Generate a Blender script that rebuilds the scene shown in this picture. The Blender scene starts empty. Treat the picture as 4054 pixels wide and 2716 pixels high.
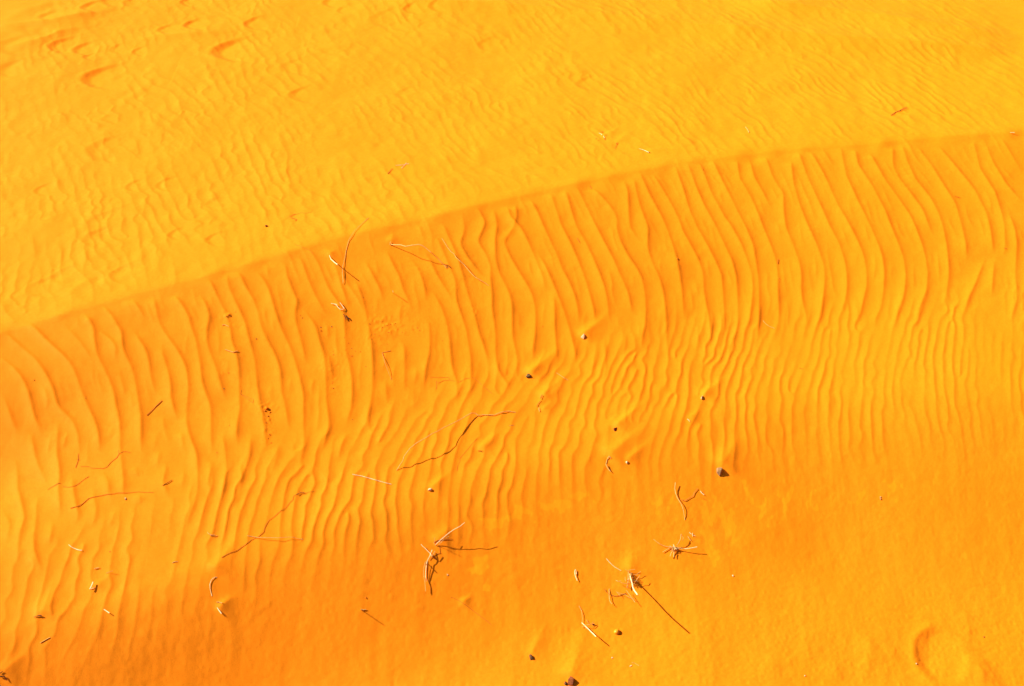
import bpy, math, random
import numpy as np
from mathutils import Vector, Matrix

# ------------------------------------------------------------------ camera, sky, sun
scene = bpy.context.scene
C = scene.collection
CAM = np.array([0.0, -6.0, 4.0])
PITCH = math.radians(38.0)
LENS = 50.0
cam_data = bpy.data.cameras.new("camera")
cam_data.lens = LENS
cam_data.sensor_width = 36.0
cam_data.clip_end = 500.0
cam_data.clip_start = 0.05
cam_data.dof.use_dof = True
cam_data.dof.focus_distance = 6.9
cam_data.dof.aperture_fstop = 11.0
cam = bpy.data.objects.new("camera", cam_data)
cam.location = CAM
cam.rotation_euler = (math.pi / 2 - PITCH, 0, 0)
C.objects.link(cam)
scene.camera = cam

SUN_EL = math.radians(38.0)
SUN_AZ = math.radians(77.0)          # measured from +Y towards -X
L = np.array([-math.cos(SUN_EL) * math.sin(SUN_AZ), math.cos(SUN_EL) * math.cos(SUN_AZ), math.sin(SUN_EL)])
world = bpy.data.worlds.new("World")
scene.world = world
world.use_nodes = True
wn = world.node_tree
wn.nodes.clear()
sky = wn.nodes.new("ShaderNodeTexSky")
sky.sky_type = 'NISHITA'
sky.sun_disc = False
sky.sun_elevation = SUN_EL
sky.sun_rotation = -SUN_AZ
sky.dust_density = 3.0
sky.air_density = 0.6
sky.ozone_density = 0.0
bgn = wn.nodes.new("ShaderNodeBackground")
bgn.inputs["Strength"].default_value = 0.05
wo = wn.nodes.new("ShaderNodeOutputWorld")
wn.links.new(sky.outputs[0], bgn.inputs[0])
wn.links.new(bgn.outputs[0], wo.inputs[0])

sun_data = bpy.data.lights.new("sun", 'SUN')
sun_data.energy = 5.0
sun_data.angle = math.radians(0.5)
sun_data.color = (1.0, 0.94, 0.84)
sun = bpy.data.objects.new("sun", sun_data)
sun.rotation_euler = Vector(-L).to_track_quat('-Z', 'Y').to_euler()
C.objects.link(sun)

scene.view_settings.view_transform = 'Standard'
scene.view_settings.look = 'None'
scene.view_settings.exposure = 0.95
scene.view_settings.gamma = 1.0
scene.cycles.max_bounces = 8
scene.cycles.diffuse_bounces = 6

# ------------------------------------------------------------------ helpers: rays and heights
W_, H_ = 4054.0, 2716.0
F_ = LENS / 36.0 * W_
fwd = np.array([0, math.cos(PITCH), -math.sin(PITCH)])
upv = np.array([0, math.sin(PITCH), math.cos(PITCH)])

def rays(px, py):
    px = np.asarray(px, float); py = np.asarray(py, float)
    d = fwd[None, :] + ((px - W_ / 2) / F_)[:, None] * np.array([1.0, 0, 0])[None, :] - ((py - H_ / 2) / F_)[:, None] * upv[None, :]
    return d / np.linalg.norm(d, axis=1)[:, None]

def proj(P):
    d = P - CAM
    z = d @ fwd
    return np.stack([W_ / 2 + F_ * d[..., 0] / z, H_ / 2 - F_ * (d @ upv) / z], -1)

def hit(px, py, H):
    """first point of height field H met by the view rays"""
    D = rays(px, py)
    ts = np.linspace(3.0, 16.0, 700)
    P = CAM[None, None, :] + D[:, None, :] * ts[None, :, None]
    below = P[..., 2] < H(P[..., 0], P[..., 1])
    k = np.argmax(below, axis=1)
    k[k == 0] = 1
    a, b = ts[k - 1].copy(), ts[k].copy()
    for _ in range(18):
        m = 0.5 * (a + b)
        Q = CAM + D * m[:, None]
        u = Q[:, 2] < H(Q[:, 0], Q[:, 1])
        b = np.where(u, m, b); a = np.where(u, a, m)
    return CAM + D * (0.5 * (a + b))[:, None]

# ------------------------------------------------------------------ the dune as a height field
K = 4054 / 2340.0
crest_px = np.array([(0,762),(60,745),(130,722),(200,695),(300,672),(400,650),(500,620),(600,592),(700,560),(790,535),(880,520),(1000,490),(1100,465),(1200,440),(1300,418),(1400,400),(1500,380),(1600,362),(1700,350),(1800,338),(1900,334),(2000,328),(2040,318),(2200,308),(2340,300)], float) * K
Dc = rays(crest_px[:, 0], crest_px[:, 1])
Pc = CAM + Dc * (-CAM[2] / Dc[:, 2])[:, None]
cx = np.concatenate([[-90, -6], Pc[:, 0], [6, 90]])
cy = np.concatenate([[Pc[0, 1] - 12, Pc[0, 1] - 1.4], Pc[:, 1], [Pc[-1, 1] + 0.9, Pc[-1, 1] + 6]])

cxd = np.arange(-12, 12, 0.01)
cyd = np.interp(cxd, cx, cy)
kk = np.hanning(75); kk /= kk.sum()
cyd = np.convolve(np.pad(cyd, 37, mode='edge'), kk, 'valid')
cyd = np.convolve(np.pad(cyd, 37, mode='edge'), kk, 'valid')
cx = np.concatenate([[-90], cxd, [90]]); cy = np.concatenate([[cyd[0] - 10], cyd, [cyd[-1] + 5]])

def crest_y(x):
    return np.interp(x, cx, cy)

T_K = np.array([-0.04, 0.0, 0.018, 0.09, 0.45, 0.75, 1.02, 1.25, 1.62, 1.74, 1.92, 2.20, 2.42, 2.70, 3.2, 4.5, 9.0])
S_K = np.array([-2.0,  3.0, 16., 15.5, 16.8, 16.4, 13.2, 10.6, 10.6, 18.0, 22.0, 22.2, 17.5, 7.5, 5.0, 4.0, 0.0])
tt = np.arange(-1.0, 60.0, 0.004)
ss = np.interp(tt, T_K, S_K, left=-2.0, right=0.0)
kern = np.hanning(7); kern /= kern.sum()
ss = np.convolve(np.pad(ss, 3, mode='edge'), kern, 'valid')
zz = -np.cumsum(np.tan(np.radians(ss))) * 0.004 * 1.06
zz -= np.interp(0.0, tt, zz)

def sm(e0, e1, x):
    t = np.clip((x - e0) / (e1 - e0), 0, 1)
    return t * t * (3 - 2 * t)

def gauss(x, y, x0, y0, sx, sy, ang=0.0):
    c, s = math.cos(ang), math.sin(ang)
    u = (x - x0) * c + (y - y0) * s
    v = -(x - x0) * s + (y - y0) * c
    return np.exp(-0.5 * ((u / sx) ** 2 + (v / sy) ** 2))

def macro(x, y):
    x = np.asarray(x, float); y = np.asarray(y, float)
    t = crest_y(x) - y
    # the foot bands run a little flatter than the crest on the right
    tb = t + 0.10 * np.sin(x * 1.1 + 0.6) * sm(0.6, 1.4, t)
    lean = np.interp(x, [-6, -2.4, -0.8, 0.8, 2.6, 6], [0.76, 0.78, 0.90, 0.98, 1.09, 1.09])
    lean2 = np.interp(x, [-6, -2.4, -1.6, -0.8, 0.0, 0.8, 1.5, 2.6, 6], [1.30, 1.30, 1.16, 0.98, 0.86, 0.86, 0.98, 1.22, 1.22])
    z = np.interp(np.minimum(tb, 1.6), tt, zz) * np.where(t > 0, lean, 1.0)
    z += np.where(tb > 1.6, (np.interp(tb, tt, zz) - np.interp(1.6, tt, zz)) * lean2, 0)
    back = np.clip(-t, 0, None)
    z = np.where(t < -1.0, zz[0] + 0.035 * (1.0 - back), z)
    z += np.where(back > 6, (back - 6) * 0.035, 0)
    # long soft swells on the flat top
    z += 0.004 * np.sin(x * 0.9 + y * 2.1) * sm(0.2, 1.0, back) + 0.004 * np.sin(x * 2.3 - y * 1.4 + 1.0) * sm(0.2, 1.0, back)
    z += 0.006 * np.sin(x * 3.7 + y * 1.1) * sm(0.2, 0.8, t) * sm(3.0, 2.0, t)
    # steeper, dimmer hollow at the left edge
    z += -0.05 * gauss(x, y, -2.35, -1.55, 0.28, 0.22, 0.3)
    return z

# ------------------------------------------------------------------ wind ripples, laid out line by line
TILES = {'a': (0, 0), 'b': (1352, 0), 'c': (2702, 0), 'd': (0, 905), 'e': (1352, 905), 'f': (2702, 905),
         'g': (0, 1811), 'h': (1352, 1811), 'i': (2702, 1811)}
TS = 1.7315
RIPPLES = """
d0,1100 30,1160 60,1240 75,1300 105,1370 130,1430
d-60,830 0,875 50,915 110,970 160,1040 190,1110 210,1190 225,1260 255,1340 295,1440
d30,690 60,735 120,790 190,850 240,890 280,950 320,1010 350,1070 375,1140 390,1215 440,1265 500,1320 530,1400 542,1500 545,1580
d400,1300 395,1400 390,1480 390,1560 g405,60 410,120 400,220 410,330 405,430
d180,640 240,680 290,740 350,800 410,850 450,890 490,940 520,1000 545,1080 580,1170 610,1240 645,1310 670,1390 680,1470 680,1560
d580,580 640,680 650,780 665,870 710,960 750,1040 780,1120 790,1200 815,1300 825,1400 820,1500 828,1560 g845,150 845,250 860,300
d430,650 480,710 540,770 590,840 620,890 640,940
d650,680 720,730 770,780 795,820 790,870 785,920
d700,520 760,590 800,660 835,720 835,780 850,860 890,930 920,1010 935,1100 950,1190 965,1280 965,1370 965,1460 970,1560
d900,680 950,760 995,830 1020,910 1030,1000 1050,1090 1080,1170
d1050,470 1070,560 1090,650 1130,720 1190,800 1240,880 1275,960 1290,1050 1290,1140 1278,1230 1278,1320 1290,1400 1320,1480 1350,1560 g1355,130 1355,230 1330,330 1290,430 1270,530
d1105,770 1110,850 1135,930 1160,1010 1170,1090 1170,1160 1195,1250 1215,1340
d900,470 950,550 1000,630
d1190,450 1250,530 1290,600 1310,680 1340,760 1360,860 1375,960 1385,1060 1410,1140 1440,1210 1448,1300 1445,1400 1448,1490 1455,1560
d1370,450 1410,520 1435,600 1415,700 1418,790 1445,870 1480,960 1505,1050 1530,1130 1550,1200
d1430,340 1465,420 1510,510 1555,600 1580,690 1585,770 1620,870 1635,960 1640,1060 1640,1160 1645,1240 1625,1330 1620,1430 1635,1510
d1555,300 1560,380 1600,480 1640,560 1680,650 1700,740 1725,830 1750,920 1755,1010 1765,1100 1780,1190 1800,1290 1815,1390 1815,1480 1820,1560
d1630,290 1680,400 1735,490 1770,580 1790,680 1830,770 1880,860 1915,950 1925,1040 1930,1130 1955,1220 1970,1310 1980,1400
d1740,290 1800,340 1845,430 1870,520 1895,610 1930,700 1975,790 2010,870 2035,960 2060,1050 2080,1150 2080,1260 2078,1350 2085,1430 2080,1510 2065,1567 g2050,100
d1950,220 1965,330 2000,420 2040,510 2020,580 2030,660 2060,760 2085,860 2095,950
d2040,165 2080,260 2110,350 2150,440 2200,540 2250,620
d2060,530 2120,610 2165,680 2190,780 2220,870 2230,960 2235,1080 2235,1180 2250,1280 2255,1350 2235,1430 2215,1500 2190,1560
d2110,130 2180,240 2220,340 2260,430 2310,500 2341,550 e20,610 20,660 25,760 30,860 55,940 70,1040 72,1140 65,1240 35,1320 30,1380
d2230,110 2290,230 2320,330 2341,400 e30,490 60,560
d2250,850 2265,950 2280,1050
d1910,1480 1900,1560 g1880,50 1855,120
d1720,1400 1715,1500 1710,1560 g1690,60 1660,130 1640,250 1600,380 1575,470 1590,590
d1540,1380 1530,1450 1545,1540 g1555,90 1530,200 1510,310
d1115,1260 1120,1350 1145,1430 1160,1500
d1240,1380 1250,1480 1270,1560
d200,1380 225,1470 240,1560 g270,80 310,170 330,210
e-40,200 0,300 40,380 80,440 120,500 150,590
e80,330 120,420 150,510 170,600 190,700 205,820 213,940 213,1060 205,1170 185,1250 180,1320 200,1420
e150,190 200,300 250,390 280,470 285,520
e300,130 350,250 395,330 420,420 460,500 485,590
e290,640 300,760
e410,740 430,830 432,950 430,1060 432,1140
e300,1040 305,1120 310,1210
e450,180 520,270 555,360 575,450 575,520
e560,140 610,230 650,320 700,400 745,470 755,540
e570,600 600,680 605,780 600,860 575,960 560,1100
e610,410 650,480 690,560 720,650 738,760 745,860 755,960 790,1050 790,1150 785,1220
e650,60 700,170 740,270 780,360 785,500 820,600 855,700 870,800 885,900 885,1000 885,1100 870,1180
e690,-40 740,80 800,220 830,330 860,430 890,530 920,630 940,720 970,800 1000,900 1000,960
b820,1460 845,1567 e810,110 860,200 930,290 1000,360
b930,1420 985,1530 e930,90 990,180 1020,260 1020,350 1030,450 1030,560 1045,640 1055,740 1055,860 1065,960 1100,1030 1135,1060 1150,1150
b1040,1430 1065,1540 e1050,80 1055,220 1080,310 1120,380 1150,450 1168,530 1168,640 1170,740 1190,830 1205,900 1200,980 1200,1050
b1190,1390 1200,1480 1180,1560 e1110,90 1150,190 1210,290 1260,370 1300,440 1325,530 1330,620 1325,730 1310,830 1305,920
b1130,1400 1160,1500 1230,1567 e1290,120 1340,240 1380,340 1400,440
e1335,150 1385,240 1430,340 1470,430 1510,530 1540,620 1570,720 1600,850 1605,950
b1290,1360 1340,1450 1385,1560 e1430,90 1480,190 1510,280 1560,370 1600,470 1620,560 1630,680
e1450,420 1460,560 1460,680 1470,800 1475,900 1485,960
b1430,1310 1465,1420 1505,1550 e1570,110 1620,220 1670,350 1700,450 1725,550 1740,660
b1530,1300 1570,1430 1610,1560 e1670,90 1720,200 1770,320 1800,400 1820,490 1830,590 1840,660
b1610,1280 1670,1400 1740,1550 e1800,100 1860,210 1910,320 1960,430 1980,520 1990,600
b1710,1280 1770,1340 1850,1430 1890,1500 1885,1567 e1910,90 1960,190 2020,270 2060,350 2080,450 2085,560 2080,660 2060,740 2055,850
b1920,1210 1960,1310 1965,1420 1975,1560 e2060,120
b2000,1225 2040,1400 2100,1567 e2095,130 2130,240 2180,340 2205,440 2220,560 2225,680 2230,790 2228,880
b2040,1180 2110,1340 2190,1480 2230,1567 e2270,120 2300,230 2320,340 2335,450 2345,580 f10,640
b2130,1190 2200,1300 2260,1400 2310,1500 f0,20 50,110 110,220 140,310 145,420 160,520 180,610 190,720 180,820
e1670,790 1680,880 1710,960 1705,1050 1730,1120 1730,1220 1715,1300
e1800,740 1800,800 1810,900 1810,980 1780,1070
e1745,800 1755,870 1740,930 1710,970
e1590,1030 1635,1100 1635,1200 1620,1300
e1930,960 1920,1040 1945,1130 1950,1220
e1950,700 1945,800 1930,880
e2130,850 2125,950 2110,1060 2090,1150
e2180,850 2190,950 2190,1050 2190,1120 2150,1200 2110,1260 2090,1350 2090,1430
e2050,930 2060,1020 2030,1130 2030,1200
e1840,1050 1835,1150 1830,1240 1830,1320
e2300,940 2290,1040 2270,1120 2245,1200 2260,1290 2270,1400
e1460,1000 1465,1080 1490,1140
e1540,1130 1545,1200 1530,1300 1510,1400 1530,1440
e1240,1110 1200,1240
e1290,1060 1295,1170
e640,1100 600,1220 570,1320 520,1420 520,1480
e490,1080 490,1180 500,1240
e510,940 510,1020 490,1090
e365,1170 345,1240 330,1330 290,1390 260,1450 245,1530
e470,1250 440,1340 400,1440 370,1520
e660,1390 630,1480 600,1560 h580,60
e720,1180 700,1260 680,1330
e750,1280 760,1400
e820,1400 830,1490 820,1560
e1030,1110 1000,1200 960,1260
c30,1110 90,1280 150,1420 230,1560 f290,120 340,230 365,330 375,440 378,560 375,680 345,760 318,830 310,920
c-60,1120 0,1290 50,1450 100,1560 f170,120 220,220 265,320 275,430 283,560 285,680 265,750 248,810 255,890 270,950
c110,1100 200,1330 290,1500 335,1560 f400,110 440,210 475,320 480,420 470,520 455,640 425,730 408,820
c200,1085 270,1240 340,1380 430,1560 f480,110 500,220 520,350 524,480 522,600 515,720 495,820 490,920 480,1010
c370,1090 390,1220 470,1360 550,1560 f600,110 640,220 652,330 652,450 660,560 655,660 630,740 635,830 655,900
c450,1060 490,1220 560,1340 610,1450
c560,1060 620,1220 690,1330 690,1440 705,1560 f760,120 800,240 812,330 810,430 825,520 848,600 848,700
c740,1100 760,1260 800,1400 860,1560 f920,120 965,240 975,340 965,450 945,580 920,680 912,740
c790,1040 850,1200 930,1380 1010,1560 f1070,100 1110,220 1125,330 1125,430 1105,530 1102,620
c870,1030 970,1200 1060,1400 1150,1560 f1200,90 1240,190 1260,290 1260,400 1235,500 1220,580 1180,680
c950,1005 1040,1150
c1080,1000 1120,1200 1200,1380 1290,1560 f1340,110 1370,210 1382,320 1375,430 1360,540 1320,620 1315,700
c1180,1020 1200,1130 1300,1280 1380,1430 1430,1560 f1480,110 1515,210 1528,320 1520,430 1500,520 1450,640 1430,740
c1280,1050 1390,1240 1480,1360 1560,1480 1595,1560 f1640,110 1665,200 1680,310 1670,430 1630,530 1600,630 1590,740 1575,820 1562,900 1570,1000 1560,1080 1530,1160
c1440,1000 1440,1130 1480,1220 1550,1310 1640,1430 1690,1560 f1730,70
c1500,985 1540,1110 1600,1240 1700,1360 1760,1480 1785,1560 f1808,110 1820,230 1825,320 1810,430 1780,550
c1600,1000 1700,1130 1800,1290 1870,1400 1915,1560 f1940,110 1945,220
c1750,1000 1900,1180 2000,1300 2080,1460 2105,1560 f2120,100 2130,180
c1990,960 2040,1160 2140,1320 2190,1480 2205,1567 f2210,120 2200,200
c2060,945 2130,1120 2220,1270 2341,1400
c2170,925 2250,1060 2341,1200
c2220,1430 2270,1560 f2290,100 2285,200 2280,320 2290,420 2290,500 2260,590 2245,650
f2080,180 2040,290 2000,390 1950,500 1925,600
f2140,190 2130,290 2120,400 2120,480
f1030,640 1025,720 990,800
f1070,650 1055,740 1060,840 1070,940
f1115,750 1105,860
f1140,880 1155,1000
f1210,780 1215,880
f865,740 860,820 810,920
f760,650 770,790 750,860
f720,820 710,910
f20,830 25,890 55,960 40,1080
f120,600 100,700 120,860
f620,1060 610,1140 590,1240 590,1320
f860,980 865,1080 855,1180
f975,1020 955,1100 965,1220
f1095,1030 1070,1120 1080,1190
f1190,1080 1165,1160 1190,1250 1165,1340 1200,1430
f1345,880 1320,950 1305,1080 1310,1150 1335,1240
f1470,1040 1440,1120 1465,1240
f1430,900 1440,990 1390,1100
f1650,850 1640,960 1655,1060 1620,1160 1590,1250
f1810,1100 1820,1200 1850,1320 1855,1400
f1960,1160 1960,1260
f1055,1200 1060,1290 1045,1370 1065,1440
f740,1020 750,1120 720,1200 700,1280
f530,1060 530,1140 515,1180
f470,1200 480,1300
f275,970 260,1060 240,1140 248,1220
f100,1190 105,1320 110,1440 130,1540
f320,1200 310,1280 275,1340
f670,1300 690,1400
f925,1330 930,1450 940,1560
f1720,660 1700,760 1650,850
f1890,780 1880,880 1840,960
f2030,600 2020,680
f2110,620 2060,760 2060,820
f2250,680 2280,780 2230,900
f2000,900 1990,1030
f2110,880 2115,980
f2260,1020 2280,1100
f540,1420 580,1530
f650,1440 690,1560
f780,1400 820,1560
f880,1440 910,1560
f990,1460 1010,1560
f1700,1260 1720,1400 1760,1520
g0,340 40,400 70,460 50,540 50,600
g100,0 118,100 120,210 150,330 170,420 140,500 125,600 120,700 125,750
g260,240 250,330 245,450 230,560 235,650 270,740 280,830
g500,100 500,210 520,330 540,400 500,480
g690,80 740,170 745,250 770,320
g640,180 640,270 660,350 650,430 610,500
g800,340 770,430 740,500
g900,400 885,500 870,600 865,720 880,830
g930,60 940,140
g960,240 955,330
g1060,200 1070,300 1060,410 1010,520 1000,620 980,720 975,830 970,920
g1120,0 1140,70 1115,170 1150,260 1170,310
g1250,50 1260,140 1240,240
g1440,0 1445,90 1425,180 1450,270
g1180,450 1165,540
g1460,380 1400,500 1380,620 1340,740 1330,820
g1250,600 1250,750
g1110,560 1120,680 1115,780
g340,780 380,900 410,990
g470,820 480,930 490,1060
g590,780 590,900 560,1040 540,1110 560,1210
g780,760 800,880 790,980
g680,950 700,1080 720,1200 740,1300
g980,1030 1010,1150 1020,1250
g290,1090 340,1200 380,1340
g100,860 150,1020 220,1150 280,1280 300,1380
g0,1180 50,1290 75,1390
g120,1160 180,1280 210,1400 250,1530
g1090,1080 1130,1220 1160,1350
g1270,1150 1320,1260
g40,920 60,1040
g190,760 200,860 240,980
g1570,740 1570,850
g1700,650 1720,780 1730,850
g1880,740 1910,880
g2000,520 2010,640
g2090,480 2080,640
g2170,560 2220,680 2240,760
g2280,470 2300,580
g1450,1250 1470,1360 1500,1480
g1820,1040 1850,1150 1830,1300
g1990,960 2000,1080
g1560,1200 1590,1350
h75,240 60,340 35,420 30,500
h230,210 235,320 215,420 220,530
h380,200 400,300
h490,170 460,330 430,420 415,540
h530,360 510,430
h750,220 730,320
h870,190 840,330 830,380
h970,110 985,260
h1080,140 1070,310
h70,690 120,800 150,900
h420,680 440,830 470,960
h490,570 530,660
h820,480 850,560
h1100,460 1150,600
h1060,500 1100,600 1130,700
h1240,390 1300,520
h1420,340 1450,430
h1060,640 1060,940
h1540,200 1545,350
h1500,290 1540,420
"""

def parse_lines(txt):
    out = []
    for ln in txt.strip().split("\n"):
        pts = []; t = 'd'
        for tok in ln.split():
            if tok[0] in TILES and not tok[0].isdigit():
                t = tok[0]; tok = tok[1:]
            a, b = tok.split(",")
            pts.append((TILES[t][0] + float(a) / TS, TILES[t][1] + float(b) / TS))
        out.append(pts)
    return out

rng = np.random.default_rng(11)
raw = parse_lines(RIPPLES)
flat = np.array([p for l in raw for p in l])
Wf = hit(flat[:, 0], flat[:, 1], macro)
lines = []          # (ys ascending, xs, amplitude, wl, wr)
i0 = 0
for l in raw:
    P = Wf[i0:i0 + len(l)]; i0 += len(l)
    o = np.argsort(P[:, 1])
    ys, xs = P[o, 1], P[o, 0]
    yd = np.arange(ys[0], ys[-1] + 0.004, 0.008)
    xd = np.interp(yd, ys, xs)
    n = min(9, max(3, len(yd) // 6 * 2 + 1))
    kk = np.hanning(n + 2); kk /= kk.sum()
    xd = np.convolve(np.pad(xd, (n + 1) // 2, mode='edge'), kk, 'valid')[:len(yd)]
    ln_ = ys[-1] - ys[0]
    tmid = float(crest_y(xd.mean()) - yd.mean())
    if tmid > 1.16 + float(np.interp(xd.mean(), [-2.6, -1.3, -0.2], [0.38, 0.22, 0.0])) and ln_ < 0.75: continue
    A = 0.0070 * min(1.0, 0.55 + ln_ / 0.9)
    if xd.mean() < -0.75: A *= 1.0 if tmid < 1.8 else 0.3
    elif tmid > 1.74: A *= 0.40
    elif tmid > 1.05: A *= 0.85
    lines.append((yd, xd, A, 0.032, 0.0155))
occ = [np.stack([a[1], a[0]], 1)[::3] for a in lines]
occ_pts = np.concatenate(occ)

def lnoise(x, y, seed):
    r = np.random.default_rng(seed)
    v = 0
    for k in range(7):
        a_, b_, c_, w_ = r.uniform(-9, 9), r.uniform(-11, 11), r.uniform(0, 6.28), r.uniform(0.5, 1)
        v = v + w_ * np.sin(a_ * x + b_ * y + c_)
    return v / 2.0

def scatter_ripples(count, tr, xr, ln_r, slope_f, A_r, min_dx, wl, wr, wob=0.012, jit=0.05, tries=12):
    """short ripple crests between the long ones: neighbours share one bending field, so they run parallel"""
    global occ_pts
    cell = {}
    def key(x, y): return int(math.floor(x / 0.1)), int(math.floor(y / 0.03))
    for q in occ_pts: cell.setdefault(key(q[0], q[1]), []).append(q[0])
    for _ in range(count):
        for _t in range(tries):
            x0 = rng.uniform(*xr); t0 = rng.uniform(*tr)
            y0 = float(crest_y(x0)) - t0
            ln_ = rng.uniform(*ln_r)
            sl = slope_f(x0, t0) + rng.uniform(-jit, jit)
            yd = np.arange(y0 - ln_ / 2, y0 + ln_ / 2, 0.01)
            xd = x0 + (yd - y0) * sl + wob * (lnoise(x0 * 0.7, yd * 1.6, 5) - lnoise(x0 * 0.7, y0 * 1.6, 5)) + wob * 0.35 * (lnoise(x0 * 2, yd * 5, 6) - lnoise(x0 * 2, y0 * 5, 6))
            ok = True
            for a_, b_ in zip(xd[::3], yd[::3]):
                i, j = key(a_, b_)
                for di in (-1, 0, 1):
                    for q in cell.get((i + di, j), ()):
                        if abs(q - a_) < min_dx: ok = False; break
                    if not ok: break
                if not ok: break
            if not ok: continue
            lines.append((yd, xd, rng.uniform(*A_r), wl, wr))
            occ_new = np.stack([xd, yd], 1)[::3]
            for q in occ_new: cell.setdefault(key(q[0], q[1]), []).append(q[0])
            occ_pts = np.concatenate([occ_pts, occ_new])
            break

def top_slope(x, t): return -0.34 + 0.10 * lnoise(x * 0.3, t * 0.3, 9)
def low_slope(x, t):
    return float(np.interp(t, [0.9, 1.1, 1.4, 1.7, 1.9], [0.25, 0.32, 0.20, 0.0, -0.14])) + 0.04 * lnoise(x * 0.3, t, 10)
def foot_slope(x, t): return -0.06 + 0.05 * lnoise(x * 0.3, t, 12)
# flat top: short broken ripples; they get finer and fainter with distance
scatter_ripples(260, (-1.5, -0.05), (-3.3, 3.6), (0.12, 0.38), top_slope, (0.0016, 0.0034), 0.09, 0.028, 0.017, 0.016, 0.10)
scatter_ripples(200, (-4.6, -1.3), (-4.2, 4.4), (0.18, 0.55), top_slope, (0.0016, 0.0034), 0.10, 0.032, 0.020, 0.02, 0.10)
# lower half of the face
scatter_ripples(160, (1.75, 2.9), (-2.6, 2.9), (0.20, 0.70), foot_slope, (0.0006, 0.0014), 0.055, 0.030, 0.022)
scatter_ripples(200, (0.80, 1.30), (-2.9, -0.75), (0.14, 0.34), lambda x, t: float(np.interp(x, [-2.6, -0.8], [-0.12, 0.16])) * float(np.interp(t, [1.0, 1.3, 1.8], [0.2, 1.0, -0.4])), (0.0040, 0.0060), 0.052, 0.026, 0.014, 0.009, 0.03)
# faint sub-ripples on the upper face
scatter_ripples(420, (0.06, 1.05), (-2.7, 2.9), (0.10, 0.38), lambda x, t: float(np.interp(t, [0.1, 0.5, 0.9], [-0.34, -0.14, 0.05])), (0.0012, 0.0028), 0.024, 0.016, 0.011, 0.01, 0.10)

# ------------------------------------------------------------------ grid
def axis(lo, hi, step, far, ratio=1.35):
    core = list(np.arange(lo, hi, step))
    a = []; s = step; v = hi
    while v < far:
        s *= ratio; v += s; a.append(v)
    b = []; s = step; v = lo
    while v > -far:
        s *= ratio; v -= s; b.append(v)
    return np.array(b[::-1] + core + a)
gx = axis(-3.0, 3.0, 0.0047, 75.0, 1.10)
gy1 = np.arange(-3.1, 1.2, 0.0060)
gy2 = []; v, s = 1.2, 0.006
while v < 5.2:
    v += s; s = min(s * 1.004, 0.014); gy2.append(v)
gy3 = []
while v < 70:
    s *= 1.2; v += s; gy3.append(v)
gy0 = []; v, s = -3.1, 0.006
while v > -40:
    s *= 1.2; v -= s; gy0.append(v)
gy = np.array(gy0[::-1] + list(gy1) + gy2 + gy3)
X, Y = np.meshgrid(gx, gy)
Z = macro(X, Y)
nx, ny = len(gx), len(gy)
print("grid", nx, ny, "lines", len(lines))

def vnoise(x, y, f, seed):
    r = np.random.default_rng(seed)
    G = r.standard_normal((257, 257))
    u = (x * f + 131.3) % 256; w = (y * f + 97.7) % 256
    i = u.astype(int); j = w.astype(int); a = u - i; b = w - j
    a = a * a * (3 - 2 * a); b = b * b * (3 - 2 * b)
    return (G[j, i] * (1 - a) + G[j, i + 1] * a) * (1 - b) + (G[j + 1, i] * (1 - a) + G[j + 1, i + 1] * a) * b

def onset(x):
    return np.interp(x, [-2.6, -1.3, -0.2, 3], [0.38, 0.22, 0.0, 0.0])

R = np.zeros_like(Z)
def stamp_line(yd, xd, A, wl, wr):
    j0, j1 = np.searchsorted(gy, yd[0]), np.searchsorted(gy, yd[-1])
    if j1 - j0 < 2: return
    yy = gy[j0:j1]
    xl = np.interp(yy, yd, xd)
    ln_ = yd[-1] - yd[0]
    ta = min(0.10, ln_ * 0.42)
    fade = sm(0, ta, yy - yd[0]) * sm(0, min(ta, 0.05) if crest_y(xl[-1]) - yd[-1] < 0.25 and ln_ > 0.5 else ta, yd[-1] - yy)
    fade = fade * sm(1.34, 1.02, crest_y(xl) - yy - onset(xl)) if ln_ > 0.3 and crest_y(xl[0]) - yy[0] < 1.9 else fade
    fade = fade * (0.85 + 0.25 * np.sin(yy * 14 + xd[0] * 31))
    i0_, i1_ = np.searchsorted(gx, xl.min() - 0.17), np.searchsorted(gx, xl.max() + 0.14)
    if i1_ - i0_ < 3: return
    d = gx[i0_:i1_][None, :] - xl[:, None]
    w = (0.65 + 0.35 * fade)[:, None]
    e = 0.003
    da = np.sqrt(d * d + e * e) - e
    left = np.exp(-(np.abs(d) / (wl * w)) ** 1.35)
    right = np.exp(-da / (wr * w))
    R[j0:j1, i0_:i1_] += A * fade[:, None] * np.where(d < 0, left, right)
for l in lines:
    stamp_line(*l)

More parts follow.
